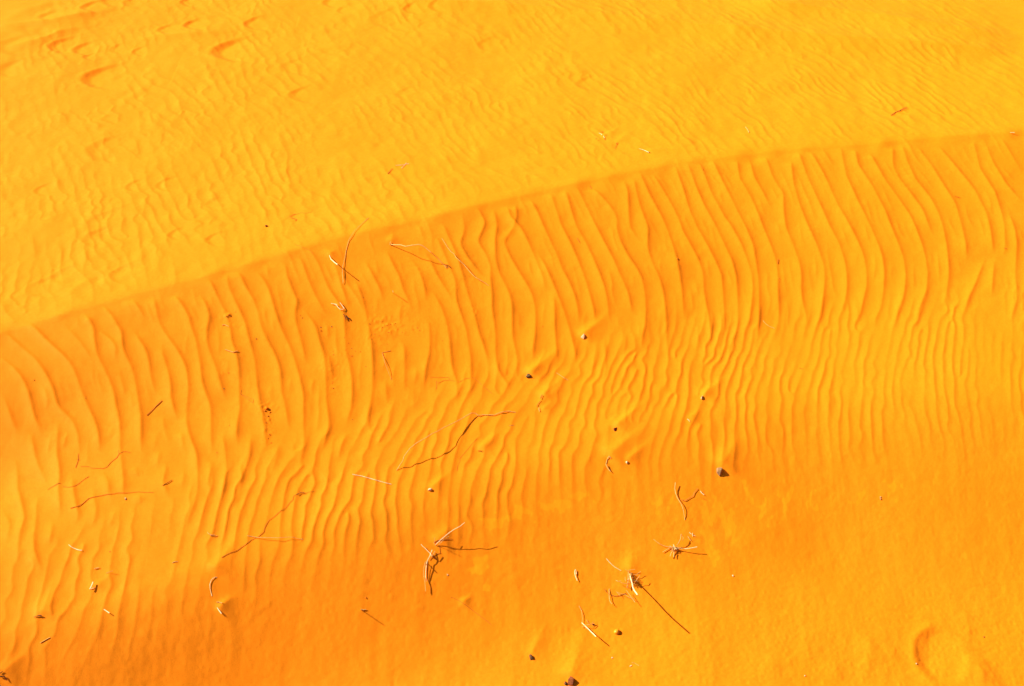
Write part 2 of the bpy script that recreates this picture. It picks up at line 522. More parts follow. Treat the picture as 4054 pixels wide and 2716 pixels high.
def field_ripples(xlo, xhi, ylo, yhi, mask_f, phase0, lam_f, A, wl, wr, seed, ndis, warp, brk):
    """a whole family of ripples from one phase field, with forks where crests end"""
    a, b = np.searchsorted(gx, xlo), np.searchsorted(gx, xhi)
    c, d = np.searchsorted(gy, ylo), np.searchsorted(gy, yhi)
    s = (slice(c, d), slice(a, b))
    x, y = X[s], Y[s]
    t = crest_y(x) - y
    r = np.random.default_rng(seed)
    ph = phase0(x, t)
    ph = ph + warp * (vnoise(x, y * 0.6, 2.2, seed) + 0.80 * vnoise(x, y * 0.6, 6.5, seed + 1) + 0.60 * vnoise(x, y, 17, seed + 2))
    sg = 1
    for _ in range(ndis):
        px_, pt = r.uniform(xlo, xhi), r.uniform(*mask_f(None))
        py_ = float(crest_y(px_)) - pt
        # a dipole of opposite forks, so the rest of the field stays calm
        dx_, dy_ = r.uniform(-0.03, 0.05), r.uniform(0.15, 0.45)
        ph = ph + (np.arctan2(y - py_, x - px_) - np.arctan2(y - py_ - dy_, x - px_ - dx_)) / (2 * math.pi) * sg
        sg = -sg
    f = np.mod(ph, 1.0)
    lam = lam_f(x)
    prof = np.maximum(np.exp(-f * lam / wr), np.exp(-((1 - f) * lam / wl) ** 1.35))
    # take the sharp tooth off so that the grid does not alias
    amp = np.clip(0.80 + brk * vnoise(x * 1.2, y * 0.5, 8.0, seed + 5) + 0.6 * brk * vnoise(x, y, 3.0, seed + 6), 0.0, 1.35)
    R[s] += A * amp * mask_f(t, x) * prof

TSL = np.linspace(0.8, 2.2, 60)
SLI = np.concatenate([[0], np.cumsum(np.interp(TSL, [0.9, 1.1, 1.4, 1.7, 1.9], [0.10, 0.40, 0.34, 0.12, 0.0]))[:-1] * (TSL[1] - TSL[0])])
XL = np.linspace(-5, 5, 400)
LAMX = np.interp(XL, [-2.6, -1.2, 0, 1.5, 3.0], [0.078, 0.070, 0.061, 0.056, 0.052])
PHX = np.concatenate([[0], np.cumsum(1 / LAMX)[:-1] * (XL[1] - XL[0])])
def band_mask(t, x=0.0):
    if t is None: return (0.98, 1.78)
    return sm(0.90, 1.16, t - onset(x)) * sm(2.06, 1.68, t)
field_ripples(-3.0, 3.0, -3.1, 1.0, band_mask, lambda x, t: np.interp(x + np.interp(t, TSL, SLI) * np.interp(x, [-2.6, -1.5, -0.6, 0.0], [0.0, 0.08, 0.7, 1.0]), XL, PHX), lambda x: np.interp(x, XL, LAMX),
              0.0036, 0.023, 0.012, 301, 44, 0.19, 0.42)
def top_mask(t, x=0.0):
    if t is None: return (-1.7, 0.0)
    return sm(0.02, -0.12, t) * sm(-1.9, -1.2, t)
field_ripples(-3.9, 4.2, -1.7, 3.4, top_mask, lambda x, t: (x - 0.34 * t) / 0.060, lambda x: 0.060, 0.0027, 0.024, 0.013, 401, 110, 0.24, 0.50)
def far_mask(t, x=0.0):
    if t is None: return (-4.6, -1.3)
    return sm(-1.2, -1.9, t)
field_ripples(-4.9, 5.1, 0.0, 5.6, far_mask, lambda x, t: (x - 0.42 * t) / 0.066, lambda x: 0.066, 0.0027, 0.026, 0.015, 501, 130, 0.24, 0.50)
Z += R

# ------------------------------------------------------------------ hollows, footprints, sand tails, crumbly patches
def V2w(vx, vy):
    return hit(np.array([vx * K]), np.array([vy * K]), macro)[0]

def local(cx_, cy_, rad):
    a, b = np.searchsorted(gx, cx_ - rad), np.searchsorted(gx, cx_ + rad)
    c, d = np.searchsorted(gy, cy_ - rad), np.searchsorted(gy, cy_ + rad)
    return slice(c, d), slice(a, b)

def pit(vx, vy, w, dep, tail=2.2, asp=0.8, ang=0.12):
    """old footprint: abrupt wall on the left, long ramp out to the right"""
    p = V2w(vx, vy)
    s = local(p[0] + w, p[1], w * 6)
    x, y = X[s] - p[0], Y[s] - p[1]
    c_, s_ = math.cos(ang), math.sin(ang)
    u, v = x * c_ + y * s_, -x * s_ + y * c_
    dep = dep * 0.44
    q_ = u - 0.38 * v * v / w
    bowl = sm(-0.15 * w, 0.85 * w, q_) * np.exp(-np.clip(q_, 0, None) / (w * tail * 0.85))
    cap = np.exp(-(np.abs(v) / (w * 2.0 * asp / 0.8)) ** 4)
    Z[s] -= dep * bowl * cap
    Z[s] += dep * 0.12 * np.exp(-((q_ + 0.25 * w) / (0.3 * w)) ** 2) * cap * (u < 4 * w)

for q in [(485,118,.085,.060), (187,180,.080,.050,2.6), (112,105,.060,.040), (28,50,.15,.034,2.0), (185,20,.055,.040), (88,42,.045,.03), (198,345,.075,.022,3.0),
          (196,517,.07,.015), (-6,108,.07,.036), (-8,160,.06,.028), (174,665,.07,.014,2.4,.6), (192,548,.05,.012), (558,56,.050,.032,3.2), (420,58,.045,.036),
          (360,70,.045,.026), (165,112,.055,.030,2.6), (250,112,.035,.018), (302,118,.035,.018), (190,130,.035,.020), (660,218,.050,.024,2.4),
          (738,6,.05,.028), (412,5,.045,.030), (282,6,.05,.024), (922,24,.042,.028), (980,20,.042,.022), (1092,104,.05,.014,3.0), (770,24,.035,.016), (232,3,.06,.022),
          (843,48,.07,.014,3,1.0), (1318,195,.05,.018), (955,62,.03,.010), (358,424,.035,.016), (288,428,.032,.014), (470,468,.04,.014,2,.6), (78,436,.03,.012),
          (120,632,.05,.016,2,.6), (66,660,.05,.015,2,.8), (250,629,.04,.016), (470,550,.03,.014), (385,538,.03,.013), (905,216,.05,.010), (640,155,.06,.010,3,1.0)]:
    pit(*q)

def ridge(pts, A, wn, wf, n=90):
    """low step or ridge along a polyline (V pixels): wn towards the camera side, wf away"""
    P = hit(np.array([p[0] for p in pts]) * K, np.array([p[1] for p in pts]) * K, macro)
    xs, ys = P[:, 0], P[:, 1]
    i0, i1 = np.searchsorted(gx, xs.min()), np.searchsorted(gx, xs.max())
    yl = np.interp(gx[i0:i1], xs, ys)
    kk = np.hanning(41); kk /= kk.sum()
    if len(yl) > 60:
        yl = np.convolve(np.pad(yl, 20, mode='edge'), kk, 'valid')
    f = sm(0, 0.35, gx[i0:i1] - xs.min()) * sm(0, 0.35, xs.max() - gx[i0:i1])
    j0, j1 = np.searchsorted(gy, ys.min() - 0.8), np.searchsorted(gy, ys.max() + 0.8)
    d = gy[j0:j1][:, None] - yl[None, :]
    Z[j0:j1, i0:i1] += A * f[None, :] * np.where(d < 0, np.exp(-(np.abs(d) / wn) ** 1.3), np.exp(-(d / wf) ** 1.2))

ridge([(850,-6),(1000,8),(1200,20),(1560,60),(1900,92),(2150,110),(2345,126)], .030, .10, .22)
ridge([(1650,8),(1800,20),(1950,35),(2100,60),(2345,92)], .032, .14, .18)
ridge([(1600,66),(1800,92),(2000,112),(2200,130)], .007, .10, .12)
ridge([(-30,62),(40,58),(150,45),(220,32),(300,8)], .030, .10, .16)
ridge([(-30,118),(60,100),(150,70),(200,62),(260,40)], .018, .08, .12)
ridge([(280,92),(330,86),(400,82),(480,76),(550,72)], .016, .07, .10)
ridge([(90,170),(170,140),(215,110)], .010, .06, .10)
ridge([(430,238),(520,222),(600,205)], .008, .08, .1)
ridge([(640,120),(760,110),(850,90)], .008, .08, .1)
ridge([(1120,190),(1250,170),(1380,160)], .006, .08, .1)

# sand tails blown out behind stones and scraps, towards the upper right
def tail(vx, vy, length, h, w, dvx=66, dvy=-58):
    p = V2w(vx, vy); q = V2w(vx + dvx, vy + dvy)
    d = (q - p)[:2]; d = d / np.linalg.norm(d)
    h = h * 0.85; w = w * 1.1; length = length * 1.15
    s = local(p[0], p[1], length * 1.3 + 0.1)
    x, y = X[s] - p[0], Y[s] - p[1]
    u = x * d[0] + y * d[1]; v = -x * d[1] + y * d[0]
    k = np.clip(u / length, 0, 1)
    prof = sm(-0.03, 0.02, u) * (1 - k) ** 1.1
    ww = w * (1.25 - 0.6 * k)
    Z[s] += h * prof * np.exp(-(np.abs(v) / ww) ** 1.4) * np.where(v < 0, 1, np.exp(-(v / (ww * 0.9)) ** 2))

for q in [(1332,768,.17,.017,.035), (1210,856,.21,.020,.042), (1240,906,.24,.014,.040), (1235,925,.13,.008,.03), (1240,938,.07,.008,.02), (1408,976,.22,.016,.034),
          (1394,1043,.24,.020,.048), (1436,1053,.14,.011,.025), (1650,1066,.16,.022,.055,30,-50), (1608,905,.16,.014,.035), (1577,957,.08,.006,.02), (986,1116,.14,.011,.026),
          (1100,1025,.14,.011,.03), (1000,1240,.10,.016,.045,50,-60), (1215,1496,.15,.009,.030,30,-60), (1306,1545,.24,.016,.050,16,-60), (1440,1305,.09,.016,.045,10,-60),
          (492,1305,.20,.015,.045,40,-60), (502,1392,.08,.014,.025), (97,1405,.15,.014,.035,20,-60), (222,1342,.10,.008,.03), (5,1540,.12,.012,.03), (895,553,.05,.012,.03,10,-50),
          (755,583,.05,.010,.03), (1058,1378,.05,.012,.02), (1482,345,.16,.008,.03,90,-6), (1410,325,.14,.008,.03), (1379,312,.09,.006,.02), (1395,305,.10,.006,.02)]:
    tail(*q)

def mound(vx, vy, sx, sy, h, ang=0.0):
    p = V2w(vx, vy)
    s = local(p[0], p[1], max(sx, sy) * 4)
    Z[s] += h * gauss(X[s], Y[s], p[0], p[1], sx, sy, ang)

# shoe print at the lower right, with its pushed-up rim
fp = V2w(2150, 1500)
s_ = local(fp[0], fp[1], 0.6)
u = (X[s_] - fp[0]); v = (Y[s_] - fp[1])
ca, sa = math.cos(-0.20), math.sin(-0.20)
uu, vv = u * ca + v * sa, -u * sa + v * ca
q = np.sqrt((uu / 0.105) ** 2 + (vv / 0.130) ** 2)
Z[s_] -= 0.0095 * sm(1.15, 0.72, q) * np.exp(-np.clip(uu + 0.05, 0, None) / 0.10)
Z[s_] += 0.003 * np.exp(-((q - 1.2) / 0.16) ** 2) * (0.5 + 0.5 * sm(0.03, -0.05, uu))
fq = V2w(2238, 1560)
s_ = local(fq[0], fq[1], 0.5)
u = X[s_] - fq[0]; v = Y[s_] - fq[1]
q = np.sqrt((u / 0.105) ** 2 + (v / 0.14) ** 2)
Z[s_] += 0.008 * sm(1.15, 0.70, q) * (0.6 + 0.4 * np.sin(u * 26 + 1.2))
ridge([(2118,1556),(2136,1548),(2160,1528),(2185,1508),(2208,1500)], .010, .022, .030)
for l in [[(1983,1440),(1990,1480),(1988,1510),(1980,1545),(1985,1575)], [(2118,1395),(2122,1430),(2108,1480),(2106,1520)], [(2205,1380),(2214,1440),(2216,1490)], [(1830,1440),(1845,1480),(1850,1530)],
          [(1905,1500),(1912,1540),(1908,1570)], [(2040,1470),(2048,1520)], [(1760,1490),(1772,1560)], [(2215,1515),(2240,1530),(2252,1570)]]:
    P = hit(np.array([p[0] for p in l]) * K, np.array([p[1] for p in l]) * K, macro)[::-1]
    yd = np.arange(P[0, 1], P[-1, 1], 0.008)
    R[:] = 0
    stamp_line(yd, np.interp(yd, P[:, 1], P[:, 0]), 0.0045, 0.04, 0.028)
    Z += R

# crumbly, half-broken crusts where something slid over the face
def crumble(vx, vy, sx, sy, h, seed, f=70):
    p = V2w(vx, vy)
    s = local(p[0], p[1], max(sx, sy) * 2.6)
    m = gauss(X[s], Y[s], p[0], p[1], sx, sy)
    n = vnoise(X[s], Y[s], f, seed) + 0.7 * vnoise(X[s], Y[s], f * 1.9, seed + 1)
    h = h * 0.55
    Z[s] += h * m * np.clip(n - 0.35, 0, 2.0) - h * 0.5 * m * np.clip(-n - 0.8, 0, 1)
crumble(880,742,.055,.035,.0045,5); crumble(905,748,.06,.02,.0045,6); crumble(955,735,.07,.04,.0020,7); crumble(850,775,.06,.03,.0022,8)
crumble(607,938,.035,.025,.0048,9); crumble(612,985,.016,.09,.0030,10,90); crumble(590,925,.06,.02,.0022,11); crumble(518,720,.022,.02,.0042,12)
crumble(1095,718,.03,.04,.0022,13); crumble(505,850,.012,.10,.0016,14,110); crumble(765,850,.05,.10,.0016,15,100); crumble(535,745,.03,.02,.0016,16); crumble(1060,655,.10,.05,.0009,17,90)
# stretched slip marks: thin terraces on the crests of the ripples on the left
for (vx, vy, sx, sy) in [(265,870,.05,.09), (350,880,.07,.12), (420,900,.05,.1), (555,800,.03,.12), (150,930,.05,.12), (100,1000,.04,.16), (255,950,.04,.12), (470,760,.05,.08), (720,700,.06,.07), (640,1000,.05,.1),
                         (1030,570,.1,.06), (1250,560,.1,.08), (1340,640,.12,.05), (1850,560,.1,.1), (2080,420,.12,.1), (960,620,.08,.08)]:
    p = V2w(vx, vy)
    s = local(p[0], p[1], max(sx, sy) * 2.5)
    m = gauss(X[s], Y[s], p[0], p[1], sx, sy)
    ph = vnoise(X[s], Y[s], 9, int(vx)) * 1.6
    t = Y[s] * 190 + np.sin(X[s] * 45) * 1.6 + ph
    Z[s] += 0.0011 * m * (np.mod(t / 6.283, 1.0) - 0.5) * np.clip(vnoise(X[s], Y[s], 14, int(vy)) + 0.6, 0, 1)

# gentle unevenness everywhere
near = ((np.abs(X) < 6) & (Y > -5) & (Y < 8)).astype(float)
tX = crest_y(X) - Y
on_top = sm(0.05, -0.25, tX)
Z += near * (0.0020 * vnoise(X, Y, 3.2, 21) + 0.0010 * vnoise(X, Y, 8, 22) + 0.00038 * vnoise(X, Y, 26, 23) + on_top * 0.0010 * vnoise(X * 1.5, Y * 0.8, 12, 24) + on_top * 0.003 * vnoise(X, Y, 2.6, 31)
             + 0.0004 * vnoise(X * 1.6, Y * 0.35, 16, 25) * sm(1.5, 2.0, tX) + 0.00014 * vnoise(X, Y, 75, 26) * (1 + 1.2 * sm(1.7, 2.0, tX) + 1.5 * sm(2.3, 2.9, tX)))
# small scallops where ripples break over the brink
Z += near * 0.0035 * np.exp(-((tX - 0.02) / 0.05) ** 2) * vnoise(X, Y * 0.3, 11, 27)

def H(x, y):
    x = np.asarray(x, float); y = np.asarray(y, float)
    i = np.clip(np.searchsorted(gx, x) - 1, 0, nx - 2); j = np.clip(np.searchsorted(gy, y) - 1, 0, ny - 2)
    a = (x - gx[i]) / (gx[i + 1] - gx[i]); b = (y - gy[j]) / (gy[j + 1] - gy[j])
    return (Z[j, i] * (1 - a) + Z[j, i + 1] * a) * (1 - b) + (Z[j + 1, i] * (1 - a) + Z[j + 1, i + 1] * a) * b

# pale dusting of coarser, lighter grains: a stain carried as a colour attribute
pale = np.zeros_like(Z)
def stain(vx, vy, sx, sy, v, ang=0.0, thr=0.0, f=30, seed=3):
    p = V2w(vx, vy)
    s = local(p[0], p[1], max(sx, sy) * 3)
    g = gauss(X[s], Y[s], p[0], p[1], sx, sy, ang)
    n = vnoise(X[s], Y[s], f, seed) * 0.35
    pale[s] = np.maximum(pale[s], v * sm(0.42 + thr, 0.62 + thr, g + n))
stain(1087,1283,.026,.018,.75); stain(1101,1302,.030,.022,.75); stain(1092,1292,.016,.02,.6)
for k, (x0, y0, x1, y1, w) in enumerate([(1606,1150,1612,1195,.010), (1612,1195,1618,1240,.018), (1616,1240,1632,1290,.016), (1645,1150,1660,1215,.010), (1636,1152,1630,1180,.012), (1670,1165,1675,1235,.010), (1672,1180,1660,1230,.009),
                          (1150,1185,1185,1175,.008), (1185,1160,1215,1172,.009), (1230,1150,1262,1163,.008), (1262,1155,1300,1150,.008), (1300,1135,1345,1128,.008), (1110,1198,1145,1192,.006),
                          (1795,1150,1810,1120,.006), (1845,1160,1855,1120,.006), (1960,1150,1975,1120,.006), (1735,1185,1750,1150,.006), (1500,1160,1515,1130,.005), (1610,1160,1625,1200,.008),
                          (1700,1110,1720,1145,.006), (1540,1130,1525,1165,.004), (1800,1140,1790,1170,.004), (2030,1130,2045,1110,.005)]):
    for m in range(9):
        f_ = m / 8
        stain(x0 + (x1 - x0) * f_, y0 + (y1 - y0) * f_, w * (0.6 + 0.8 * math.sin(math.pi * f_)), .014, .55, 0, 0.02, 45, 40 + k)

# the slope just under the brink is dusted lighter too
me = bpy.data.meshes.new("sand_dune")
nv = nx * ny
co = np.stack([X, Y, Z], -1).reshape(-1).astype(np.float32)
me.vertices.add(nv)
me.vertices.foreach_set("co", co)
idx = np.arange(nv, dtype=np.int32).reshape(ny, nx)
q = np.stack([idx[:-1, :-1], idx[:-1, 1:], idx[1:, 1:], idx[1:, :-1]], -1).reshape(-1)
nf = (nx - 1) * (ny - 1)
me.loops.add(nf * 4)
me.loops.foreach_set("vertex_index", q)
me.polygons.add(nf)
me.polygons.foreach_set("loop_start", np.arange(0, nf * 4, 4, dtype=np.int32))
me.polygons.foreach_set("loop_total", np.full(nf, 4, dtype=np.int32))
me.update(calc_edges=True)
me.polygons.foreach_set("use_smooth", np.ones(nf, dtype=bool))
at_ = me.attributes.new("pale_grains", 'FLOAT', 'POINT')
at_.data.foreach_set("value", pale.reshape(-1).astype(np.float32))
dune = bpy.data.objects.new("sand_dune", me)
dune["kind"] = "structure"
C.objects.link(dune)

def sand_material():
    m = bpy.data.materials.new("orange_sand"); m.use_nodes = True
    nt = m.node_tree; N = nt.nodes; Lk = nt.links
    b = N["Principled BSDF"]
    b.inputs["Roughness"].default_value = 0.62
    b.inputs["Specular IOR Level"].default_value = 0.06
    b.inputs["Diffuse Roughness"].default_value = 0.15
    geo = N.new("ShaderNodeNewGeometry")
    def noise(sc, det=2.0, rough=0.5):
        n = N.new("ShaderNodeTexNoise"); n.inputs["Scale"].default_value = sc
        n.inputs["Detail"].default_value = det; n.inputs["Roughness"].default_value = rough
        Lk.new(geo.outputs["Position"], n.inputs["Vector"]); return n
    grain = noise(420, 2, 0.7); mid = noise(60, 3, 0.6); big = noise(2.2, 3)
    def mixc(fac, a, c):
        mx = N.new("ShaderNodeMix"); mx.data_type = 'RGBA'
        Lk.new(fac, mx.inputs["Factor"])
        for k_, v_ in ((6, a), (7, c)):
            if isinstance(v_, tuple): mx.inputs[k_].default_value = v_
            else: Lk.new(v_, mx.inputs[k_])
        return mx.outputs[2]
    def ramp(src, a, c):
        r = N.new("ShaderNodeMapRange"); r.inputs[1].default_value = a; r.inputs[2].default_value = c
        Lk.new(src, r.inputs[0]); return r.outputs[0]
    base = mixc(ramp(big.outputs[0], .35, .65), BASE_A, BASE_B)
    c2 = mixc(ramp(mid.outputs[0], .3, .7), base, BASE_C)
    mul = N.new("ShaderNodeMath"); mul.operation = 'MULTIPLY'; mul.inputs[1].default_value = 0.55
    Lk.new(ramp(mid.outputs[0], .42, .58), mul.inputs[0])
    c2 = mixc(mul.outputs[0], base, BASE_C)
    # single darker and paler grains
    g2 = N.new("ShaderNodeMath"); g2.operation = 'MULTIPLY'; g2.inputs[1].default_value = 0.6
    Lk.new(ramp(grain.outputs[0], .60, .80), g2.inputs[0])
    c3 = mixc(g2.outputs[0], c2, BASE_DARK)
    sp = noise(170, 2, 0.6)
    g3 = N.new("ShaderNodeMath"); g3.operation = 'MULTIPLY'; g3.inputs[1].default_value = 0.22
    Lk.new(ramp(sp.outputs[0], .52, .78), g3.inputs[0])
    c3 = mixc(g3.outputs[0], c3, BASE_DARK)
    at = N.new("ShaderNodeAttribute"); at.attribute_name = "pale_grains"
    c4 = mixc(at.outputs["Fac"], c3, BASE_PALE)
    Lk.new(c4, b.inputs["Base Color"])
    bump = N.new("ShaderNodeBump"); bump.inputs["Strength"].default_value = 0.55; bump.inputs["Distance"].default_value = 0.0022
    fine = noise(260, 3, 0.75)
    Lk.new(fine.outputs[0], bump.inputs["Height"])
    Lk.new(bump.outputs[0], b.inputs["Normal"])
    return m
BASE_A = (0.90, 0.243, 0.0045, 1)
BASE_B = (0.90, 0.256, 0.006, 1)
BASE_C = (0.88, 0.230, 0.0035, 1)
BASE_DARK = (0.50, 0.10, 0.001, 1)
BASE_PALE = (0.92, 0.315, 0.006, 1)
me.materials.append(sand_material())

# ------------------------------------------------------------------ materials for the scraps
def simple_mat(name, col, col2, rough=0.8, scale=220.0, bump=0.3, trans=0.0):
    m = bpy.data.materials.new(name); m.use_nodes = True
    nt = m.node_tree; N = nt.nodes; Lk = nt.links
    b = N["Principled BSDF"]; b.inputs["Roughness"].default_value = rough
    b.inputs["Specular IOR Level"].default_value = 0.2
    tc = N.new("ShaderNodeTexCoord")
    n = N.new("ShaderNodeTexNoise"); n.inputs["Scale"].default_value = scale; n.inputs["Detail"].default_value = 4
    Lk.new(tc.outputs["Object"], n.inputs["Vector"])
    r = N.new("ShaderNodeMapRange"); r.inputs[1].default_value = 0.35; r.inputs[2].default_value = 0.65
    Lk.new(n.outputs[0], r.inputs[0])
    mx = N.new("ShaderNodeMix"); mx.data_type = 'RGBA'
    mx.inputs[6].default_value = (*col, 1); mx.inputs[7].default_value = (*col2, 1)
    Lk.new(r.outputs[0], mx.inputs["Factor"]); Lk.new(mx.outputs[2], b.inputs["Base Color"])
    bp = N.new("ShaderNodeBump"); bp.inputs["Strength"].default_value = bump; bp.inputs["Distance"].default_value = 0.002
    Lk.new(n.outputs[0], bp.inputs["Height"]); Lk.new(bp.outputs[0], b.inputs["Normal"])
    return m
M = {
    'straw': simple_mat('bleached_straw', (0.66, 0.44, 0.13), (0.50, 0.29, 0.07)),
    'white': simple_mat('sun_bleached_stem', (0.85, 0.74, 0.40), (0.72, 0.55, 0.24)),
    'twig': simple_mat('dry_twig', (0.44, 0.23, 0.06), (0.30, 0.13, 0.03)),
    'root': simple_mat('rootlet_and_shadow', (0.42, 0.12, 0.012), (0.30, 0.07, 0.008)),  # orange-brown of rootlets, also colours cast shadows laid as strands
    'dark': simple_mat('dark_bark', (0.03, 0.008, 0.002), (0.07, 0.018, 0.004)),
    'brown': simple_mat('brown_bark', (0.24, 0.11, 0.025), (0.14, 0.05, 0.010)),
    'grey_stone': simple_mat('grey_stone', (0.15, 0.085, 0.025), (0.09, 0.045, 0.014), 0.85, 90),
    'pink_stone': simple_mat('pink_stone', (0.72, 0.36, 0.17), (0.55, 0.24, 0.10), 0.85, 90),
    'pale_stone': simple_mat('pale_stone', (0.70, 0.52, 0.28), (0.55, 0.36, 0.15), 0.85, 120),
    'buff_stone': simple_mat('buff_stone', (0.36, 0.20, 0.085), (0.24, 0.12, 0.045), 0.85, 90),
    'red_stone': simple_mat('red_stone', (0.26, 0.07, 0.018), (0.17, 0.045, 0.012), 0.85, 90),
    'dark_stone': simple_mat('dark_stone', (0.12, 0.05, 0.015), (0.07, 0.03, 0.01), 0.85, 90),
    'amber_stone': simple_mat('amber_pebble', (0.80, 0.30, 0.01), (0.65, 0.22, 0.008), 0.35, 60, 0.1),
    'clod': simple_mat('sand_clod', (0.62, 0.15, 0.004), (0.45, 0.10, 0.003), 0.9, 200),
}

# ------------------------------------------------------------------ placing things on the sand
ZOOM = {'A': (1000, 780, 4.68), 'B': (1240, 820, 5.85), 'C': (1500, 900, 4.68), 'D': (1180, 1140, 3.9), 'E': (1500, 1580, 3.9), 'F': (1950, 1250, 3.9),
        'G': (2350, 1500, 3.9), 'H': (2300, 500, 5.85), 'I': (150, 1750, 3.9), 'J': (780, 1880, 4.68), 'K': (100, 2100, 3.92), 'L': (1600, 2030, 4.68),
        'M': (2360, 2200, 5.85), 'N': (2550, 1800, 3.35), 'O': (2200, 2380, 4.667), 'P': (1700, 2330, 3.9), 'V': (0, 0, 1 / K)}
for k_, v_ in TILES.items(): ZOOM[k_] = (v_[0], v_[1], TS)

def px(z, pts):
    x0, y0, s = ZOOM[z]
    return np.array([(x0 + p[0] / s, y0 + p[1] / s) for p in pts], float)

def ground(p):
    return hit(np.array([p[0]]), np.array([p[1]]), H)[0]

def normal(x, y, e=0.03):
    gx_ = float(H(x + e, y) - H(x - e, y)) / (2 * e); gy_ = float(H(x, y + e) - H(x, y - e)) / (2 * e)
    n = np.array([-gx_, -gy_, 1.0]); return n / np.linalg.norm(n)

def above_many(p, hs):
    """points on the view ray of p that stand hs metres clear of the sand"""
    D = rays([p[0]], [p[1]])[0]
    g = ground(p)
    tg = float((g - CAM) @ D)
    ts = np.linspace(tg - 0.9, tg + 0.02, 1400)
    P = CAM + D[None, :] * ts[:, None]
    G = P[:, 2] - H(P[:, 0], P[:, 1])
    G = np.minimum.accumulate(G)
    t = np.interp(-np.asarray(hs, float), -G, ts)
    return CAM + D[None, :] * t[:, None]

def above(p, h):
    return above_many(p, [h])[0]

def shadows_of(P):
    ts = np.linspace(0.0, 1.0, 400)
    Q = P[:, None, :] - L[None, None, :] * ts[None, :, None]
    G = Q[..., 2] - H(Q[..., 0], Q[..., 1])
    b = G < 0
    k = np.where(b.any(1), np.argmax(b, 1), len(ts) - 1)
    k = np.maximum(k, 1)
    i = np.arange(len(P))
    g0, g1 = np.maximum(G[i, k - 1], 1e-6), G[i, k]
    f = np.clip(g0 / (g0 - g1 + 1e-12), 0, 1)
    t = ts[k - 1] + (ts[k] - ts[k - 1]) * f
    return P - L[None, :] * t[:, None]

def densify(P, step):
    out = [P[0]]
    for a, b in zip(P[:-1], P[1:]):
        n = max(1, int(np.hypot(*(b - a)) / step))
        for k in range(1, n + 1): out.append(a + (b - a) * k / n)
    return np.array(out)

def seg_dist(p, S):
    best = 1e9
    for a, b in zip(S[:-1], S[1:]):
        d = b - a; L2 = float(d @ d) + 1e-9
        f = min(1.0, max(0.0, float((p - a) @ d) / L2))
        best = min(best, float(np.hypot(*(p - a - d * f))))
    return best

def solve_heights(stick, shadow, hmax=0.24):
    """stick heights that make the cast shadow fall along the given line"""
    hs = np.arange(0.0, hmax, 0.002)
    prev = 0.0; out = []
    for p in stick:
        sp = proj(shadows_of(above_many(p, hs + 0.001)))
        c = np.array([seg_dist(q, shadow) for q in sp]) + np.abs(hs - prev) * 140
        bh = float(hs[int(np.argmin(c))])
        out.append(bh); prev = bh
    out = np.array(out)
    if len(out) > 4:
        e0, e1 = out[0], out[-1]
        for _ in range(3):
            out = np.convolve(np.pad(out, 1, mode='edge'), [.25, .5, .25], 'valid'); out[0], out[-1] = e0, e1
    return out

MPP = 1.22e-3            # metres per photo pixel at mid distance; used only for thicknesses

def tube(bm, P, r0, r1, sides=6, rnd=None, knots=0.12):
    P = np.array(P); n = len(P)
    # a little crookedness keeps stems from looking like wire
    s = np.concatenate([[0], np.cumsum(np.linalg.norm(np.diff(P, axis=0), axis=1))]); tot = max(s[-1], 1e-6)
    prev = None; rings = []
    for i in range(n):
        t = P[min(i + 1, n - 1)] - P[max(i - 1, 0)]
        t = t / (np.linalg.norm(t) + 1e-12)
        u = np.cross(t, [0.13, 0.2, 0.97]); u /= np.linalg.norm(u) + 1e-12
        v = np.cross(t, u)
        r = (r0 + (r1 - r0) * s[i] / tot) * (1 + (rnd.uniform(-knots, knots) if rnd else 0))
        ring = []
        for k in range(sides):
            a = 2 * math.pi * k / sides
            ring.append(bm.verts.new(Vector(P[i] + (u * math.cos(a) + v * math.sin(a)) * r)))
        rings.append(ring)
    for a, b in zip(rings[:-1], rings[1:]):
        for k in range(sides):
            bm.faces.new((a[k], a[(k + 1) % sides], b[(k + 1) % sides], b[k]))
    bm.faces.new(rings[0][::-1]); bm.faces.new(rings[-1])

import bmesh
def strand_points(z, pts, shadow=None, h=None, rad=0.001):
    S = px(z, pts)
    Sd = densify(S, 14.0)
    if shadow is not None and len(shadow) == 1:      # straight rise to a tip whose shadow ends there
        cand = np.arange(0.0, 0.5, 0.002)
        q = proj(shadows_of(above_many(Sd[-1], cand)))
        ht = float(cand[int(np.argmin(np.hypot(*(q - px(z, shadow)[0]).T)))])
        cd = np.concatenate([[0], np.cumsum(np.hypot(*np.diff(Sd, axis=0).T))]); hs = ht * (cd / cd[-1])
    elif shadow is not None:
        hs = solve_heights(Sd, px(z, shadow))
    elif h is not None:
        if np.isscalar(h): hs = np.full(len(Sd), float(h))
        else:
            cum = np.concatenate([[0], np.cumsum(np.hypot(*np.diff(S, axis=0).T))])
            cd = np.concatenate([[0], np.cumsum(np.hypot(*np.diff(Sd, axis=0).T))])
            hs = np.interp(cd / cd[-1], np.linspace(0, 1, len(h)) if len(h) != len(S) else cum / cum[-1], h)
    else:
        hs = np.full(len(Sd), 0.0)
    return [above(p, hh + rad * 0.45) for p, hh in zip(Sd, hs)]

def finish(bm, name, mat, origin, parent=None):
    for v in bm.verts: v.co -= Vector(origin)
    bmesh.ops.recalc_face_normals(bm, faces=bm.faces)
    m = bpy.data.meshes.new(name); bm.to_mesh(m); bm.free()
    m.materials.append(M[mat])
    o = bpy.data.objects.new(name, m); C.objects.link(o)
    if parent is not None:
        o.parent = parent
    else:
        o.location = Vector(origin)
    return o

def tag(o, label, cat, group=None):
    o["label"] = label; o["category"] = cat
    if group: o["group"] = group
    return o

